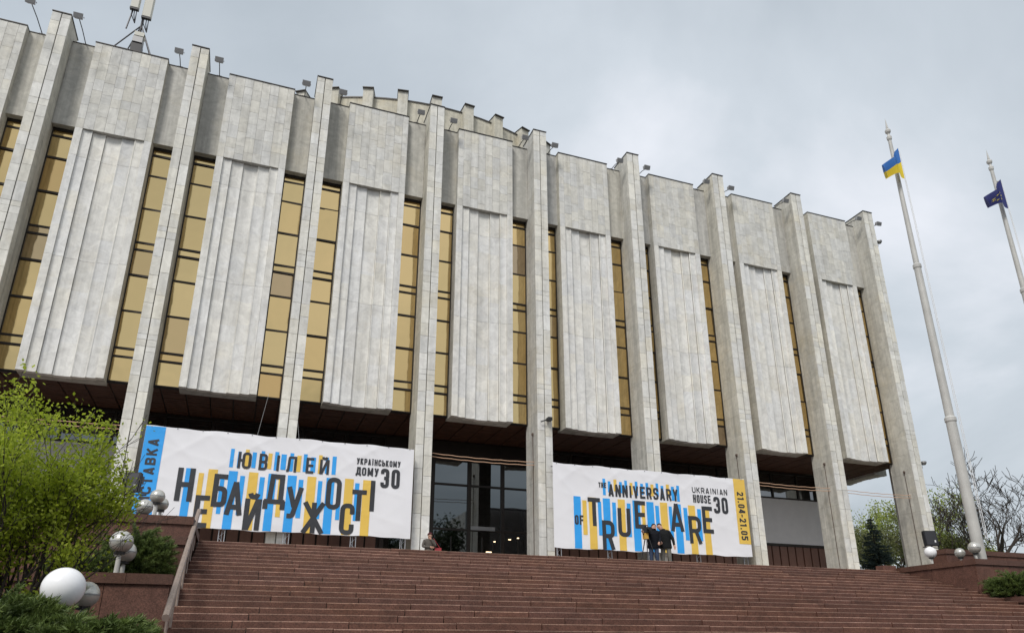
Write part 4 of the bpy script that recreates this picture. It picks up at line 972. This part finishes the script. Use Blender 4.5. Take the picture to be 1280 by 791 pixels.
# ------------------------------------------------------------------ people
def skin_body(verts, edges, radii, rootv, sub=2):
    me = bpy.data.meshes.new('body'); me.from_pydata(verts, edges, []); o = bpy.data.objects.new('tmp', me); COL.objects.link(o)
    sm = o.modifiers.new('s', 'SKIN'); sm.use_smooth_shade = True
    for i, r_ in enumerate(radii):
        q = r_ if isinstance(r_, tuple) else (r_, r_); me.skin_vertices[0].data[i].radius = q
    me.skin_vertices[0].data[rootv].use_root = True
    ss = o.modifiers.new('u', 'SUBSURF'); ss.levels = sub; ss.render_levels = sub
    dg = bpy.context.evaluated_depsgraph_get(); out_ = bpy.data.meshes.new_from_object(o.evaluated_get(dg)); bpy.data.objects.remove(o); return out_
def person(loc, rz, label, height, J, mats, zones, hair='hair', hat=False, coat=False, jacket=False, group='people on the plaza'):
    """J: joint offsets for arms and head; the body is one continuous skinned mesh, materials by zone"""
    k = height / 1.75; V = []; E = []; Rr = []
    def a(p, r, par=None):
        V.append(tuple(c * k for c in p)); Rr.append(r * k if not isinstance(r, tuple) else tuple(c * k for c in r))
        if par is not None: E.append((par, len(V) - 1))
        return len(V) - 1
    pel = a((0, 0, .95), (.19, .145)); wa = a((0, 0, 1.12), (.19, .145), pel); ch = a((J['lean'] * .5, 0, 1.3), (.215, .155), wa); sh_ = a((J['lean'], 0, 1.43), (.16, .115), ch)
    nk = a((J['lean'] * 1.2 + J['head'][0] * .3, -.01, 1.505), .062, sh_); hb = a((J['lean'] + J['head'][0], -.03, 1.565), (.078, .092), nk); hm = a((J['lean'] + J['head'][0] * 1.5, -.02, 1.64), (.086, .108), hb); ht = a((J['lean'] + J['head'][0] * 1.8, -.0, 1.715), (.06, .076), hm)
    hands = []
    for s, key in ((-1, 'armL'), (1, 'armR')):
        el, wr = J[key]; so_ = a((s * .2 + J['lean'], 0, 1.40), .085, sh_); e_ = a((s * .22 + el[0], el[1], el[2]), .066, so_); w_ = a((s * .2 + wr[0], wr[1], wr[2]), .042, e_)
        d = Vector(V[w_]) - Vector(V[e_]); d = d.normalized(); pm = Vector(V[w_]) / k + d * .07; p_ = a(tuple(pm), (.036, .024), w_)
        sdv = d.cross(Vector((0, 1, .3))).normalized(); fr = d.cross(sdv)
        for q, fl in ((-1.5, .06), (-.5, .075), (.5, .07), (1.5, .055)):
            f1 = a(tuple(pm + d * .03 + sdv * q * .019), .01, p_); f2 = a(tuple(pm + d * (.03 + fl * .6) + sdv * q * .02 + fr * .012), .009, f1); a(tuple(pm + d * (.03 + fl) + sdv * q * .02 + fr * .035), .007, f2)
        t1 = a(tuple(pm - d * .02 + sdv * .045 * s + fr * .01), .011, p_); a(tuple(pm + d * .02 + sdv * .06 * s + fr * .03), .009, t1)
    for s in (-1, 1):
        st = J.get('stance', .1); hp = a((s * .095, 0, .86), .112, pel); kn = a((s * (st + .01), -.02 - .02 * s, .5), .078, hp); an = a((s * (st + .02), .02, .09), .058, kn); ft = a((s * (st + .03), -.1, .045), (.045, .035), an); a((s * (st + .04), -.2, .035), (.04, .025), ft)
    body = skin_body(V, E, Rr, pel)
    r_ = thing('person', loc, label, 'person', group, rz)
    for mt in mats: body.materials.append(M[mt])
    hc = Vector(V[hm]); wr_ = [Vector(V[i]) for i in range(len(V))]
    mi = []
    for p in body.polygons:
        c = p.center; z = c.z / k; mi.append(zones(c / k, J))
    body.polygons.foreach_set('material_index', mi); body.update()
    bo = add('body', body, r_)
    hp_ = Vector(V[hm])
    # facial features and hair
    nm = MB(); nm.face([hp_ + Vector(q) * k for q in ((-.013, -.1, -.012), (.013, -.1, -.012), (0, -.122, -.015))]); nm.face([hp_ + Vector(q) * k for q in ((-.013, -.1, -.012), (0, -.122, -.015), (0, -.098, .03))]); nm.face([hp_ + Vector(q) * k for q in ((.013, -.1, -.012), (0, -.098, .03), (0, -.122, -.015))]); nm.build('nose', M['skin'], r_)
    for s in (-1, 1):
        MB().lathe([(0, -.006), (.009, 0), (0, .006)], 8, hp_ + Vector((s * .032, -.095, .012)) * k).build('eye', M['black'], r_)
        MB().lathe([(0, -.03), (.014, -.01), (.016, .01), (0, .03)], 8, hp_ + Vector((s * .082, 0, -.005)) * k).build('ear', M['skin'], r_)
    MB().box(hp_ + Vector((-.022, -.096, -.05)) * k, hp_ + Vector((.022, -.088, -.042)) * k).build('mouth', M['red_bag'], r_)
    hh = MB(); R1 = .106 if not hat else .135; n0 = 10
    for i in range(16):
        for j in range(n0):
            def hp2(i_, j_):
                a_ = 2 * math.pi * i_ / 16; fr_ = max(0, -math.sin(a_)); el = (.5 * math.pi) * (1 - j_ / n0 * (1.0 - .5 * fr_ if not hat else .92 - .28 * fr_))
                if not hat: el -= (.45 * (j_ / n0)) * (1 - fr_)
                return hp_ + Vector((R1 * .9 * math.cos(a_) * math.cos(el), R1 * 1.08 * math.sin(a_) * math.cos(el) + .008, R1 * math.sin(el) * 1.02 + (.012 if not hat else .0))) * k
            hh.face([hp2(i, j), hp2(i, j + 1), hp2(i + 1, j + 1), hp2(i + 1, j)])
    hh.build('hat' if hat else 'hair', M['hat' if hat else hair], r_, smooth=True)
    if jacket:
        jm = MB(); rings = [(.80, .225, .17), (.84, .235, .18), (1.0, .225, .175), (1.2, .24, .18), (1.34, .25, .175), (1.43, .20, .14), (1.49, .09, .09), (1.53, .085, .095), (1.53, .06, .07)]
        for (z0_, a0, b0), (z1_, a1, b1) in zip(rings, rings[1:]):
            for i in range(20):
                t0, t1 = 2 * math.pi * i / 20, 2 * math.pi * (i + 1) / 20; pf = lambda t_, z_, a_, b_: ((math.cos(t_) * a_ + J['lean'] * max(0, (z_ - .9) / .55)) * k, (math.sin(t_) * b_) * k, (z_ + .012 * math.sin(t_ * 5 + z_ * 9)) * k)
                jm.face([pf(t0, z0_, a0, b0), pf(t1, z0_, a0, b0), pf(t1, z1_, a1, b1), pf(t0, z1_, a1, b1)])
        jm.build('jacket', M[jacket], r_, smooth=True)
    if coat:
        cm = MB(); prof = [(.155, 1.16), (.17, .98), (.20, .72), (.225, .48), (.20, .48)]
        cm.lathe([(a_ * k, b_ * k) for a_, b_ in prof], 20); cm.build('coat_skirt', M[coat], r_)
    return r_
def zone_m(c, J):
    if c.z > 1.50 or (abs(c.x - J['lean']) > .17 and False): return 0
    if c.z < .09: return 3
    for key, s in (('armL', -1), ('armR', 1)):
        wr = J[key][1]
        el = J[key][0]; wv = Vector((s * .2 + wr[0], wr[1], wr[2])); ev = Vector((s * .2 + el[0], el[1], el[2])); dd = (wv - ev).normalized()
        q = c - wv
        if -.01 < q.dot(dd) < .2 and (q - dd * q.dot(dd)).length < .075 and not (.8 < c.z < 1.4 and c.y > -.13 and abs(c.x) < .2): return 0
    if c.z < .86 and abs(c.x) < .3: return 2
    return 1
AZ = lambda x, y: -math.atan2(x, y)      # turn to face the camera
JA = dict(lean=.02, head=(.02, 0), armL=((-.08, -.16, 1.22), (-.22, -.36, 1.36)), armR=((.04, -.06, 1.13), (-.02, -.24, .98)), stance=.1)
person((15.02, 25.0, ZP), AZ(15, 25) + rad(8), 'short haired man in black jacket and jeans working a video camera', 1.75, JA, ['skin', 'jacket_a', 'jeans', 'shoe'], zone_m, jacket='jacket_a')
JB = dict(lean=-.05, head=(-.09, 0), armL=((-.02, -.10, 1.16), (.06, -.26, 1.02)), armR=((.07, -.02, 1.13), (.13, -.1, .88)), stance=.12)
person((15.62, 25.1, ZP), AZ(15.6, 25) + rad(-6), 'dark haired man in charcoal jacket and grey trousers leaning towards the camera operator', 1.82, JB, ['skin', 'jacket_b', 'grey_trousers', 'shoe'], zone_m, jacket='jacket_b')
JC = dict(lean=.0, head=(.02, 0), armL=((-.07, -.08, 1.15), (.24, -.2, 1.12)), armR=((.05, -.12, 1.16), (-.16, -.17, 1.47)), stance=.07)
person((7.22, 29.5, ZP), AZ(7.2, 29.5) + rad(10), 'woman in grey brown coat and wine red hat standing by the fourth pillar', 1.64, JC, ['skin', 'coat', 'coat', 'shoe'], zone_m, hat=True, coat='coat')
# red bag beside her
r_ = thing('red_bag', (7.60, 29.48, 5.28), 'red shoulder bag at the side of the woman in the hat', 'bag')
MB().box((-.13, -.06, 0), (.13, .07, .27)).build('bag_body', M['red_bag'], r_); MB().tube([(-.1, 0, .26), (-.16, .02, .62), (-.2, .04, .66), (-.14, .06, .6), (.1, .03, .26)], .012, 5).build('bag_strap', M['red_bag'], r_)
# video camera on its tripod
r_ = thing('video_camera', (14.66, 24.85, ZP), 'black video camera on a tripod beside the two men', 'video camera', rz=AZ(14.66, 24.85) + rad(25))
for a in (0, 2.1, 4.2): MB().tube([(.05 * math.cos(a), .05 * math.sin(a), 1.28), (.42 * math.cos(a), .42 * math.sin(a), .0)], [.022, .014], 6).build('tripod_leg', M['dark_metal'], r_)
MB().lathe([(0, 1.24), (.06, 1.24), (.07, 1.3), (.05, 1.36), (0, 1.36)], 12).build('tripod_head', M['black'], r_)
MB().box((-.09, -.2, 1.36), (.09, .2, 1.56)).build('camera_body', M['black'], r_); MB().tube([(0, -.2, 1.47), (0, -.36, 1.47)], [.06, .075], 12).build('lens', M['black'], r_)
MB().tube([(0, -.15, 1.56), (0, -.12, 1.64), (0, .1, 1.64), (0, .14, 1.56)], .018, 6).build('top_handle', M['black'], r_); MB().box((-.13, -.1, 1.12), (.02, .1, 1.34)).build('side_bag', M['foam'], r_)
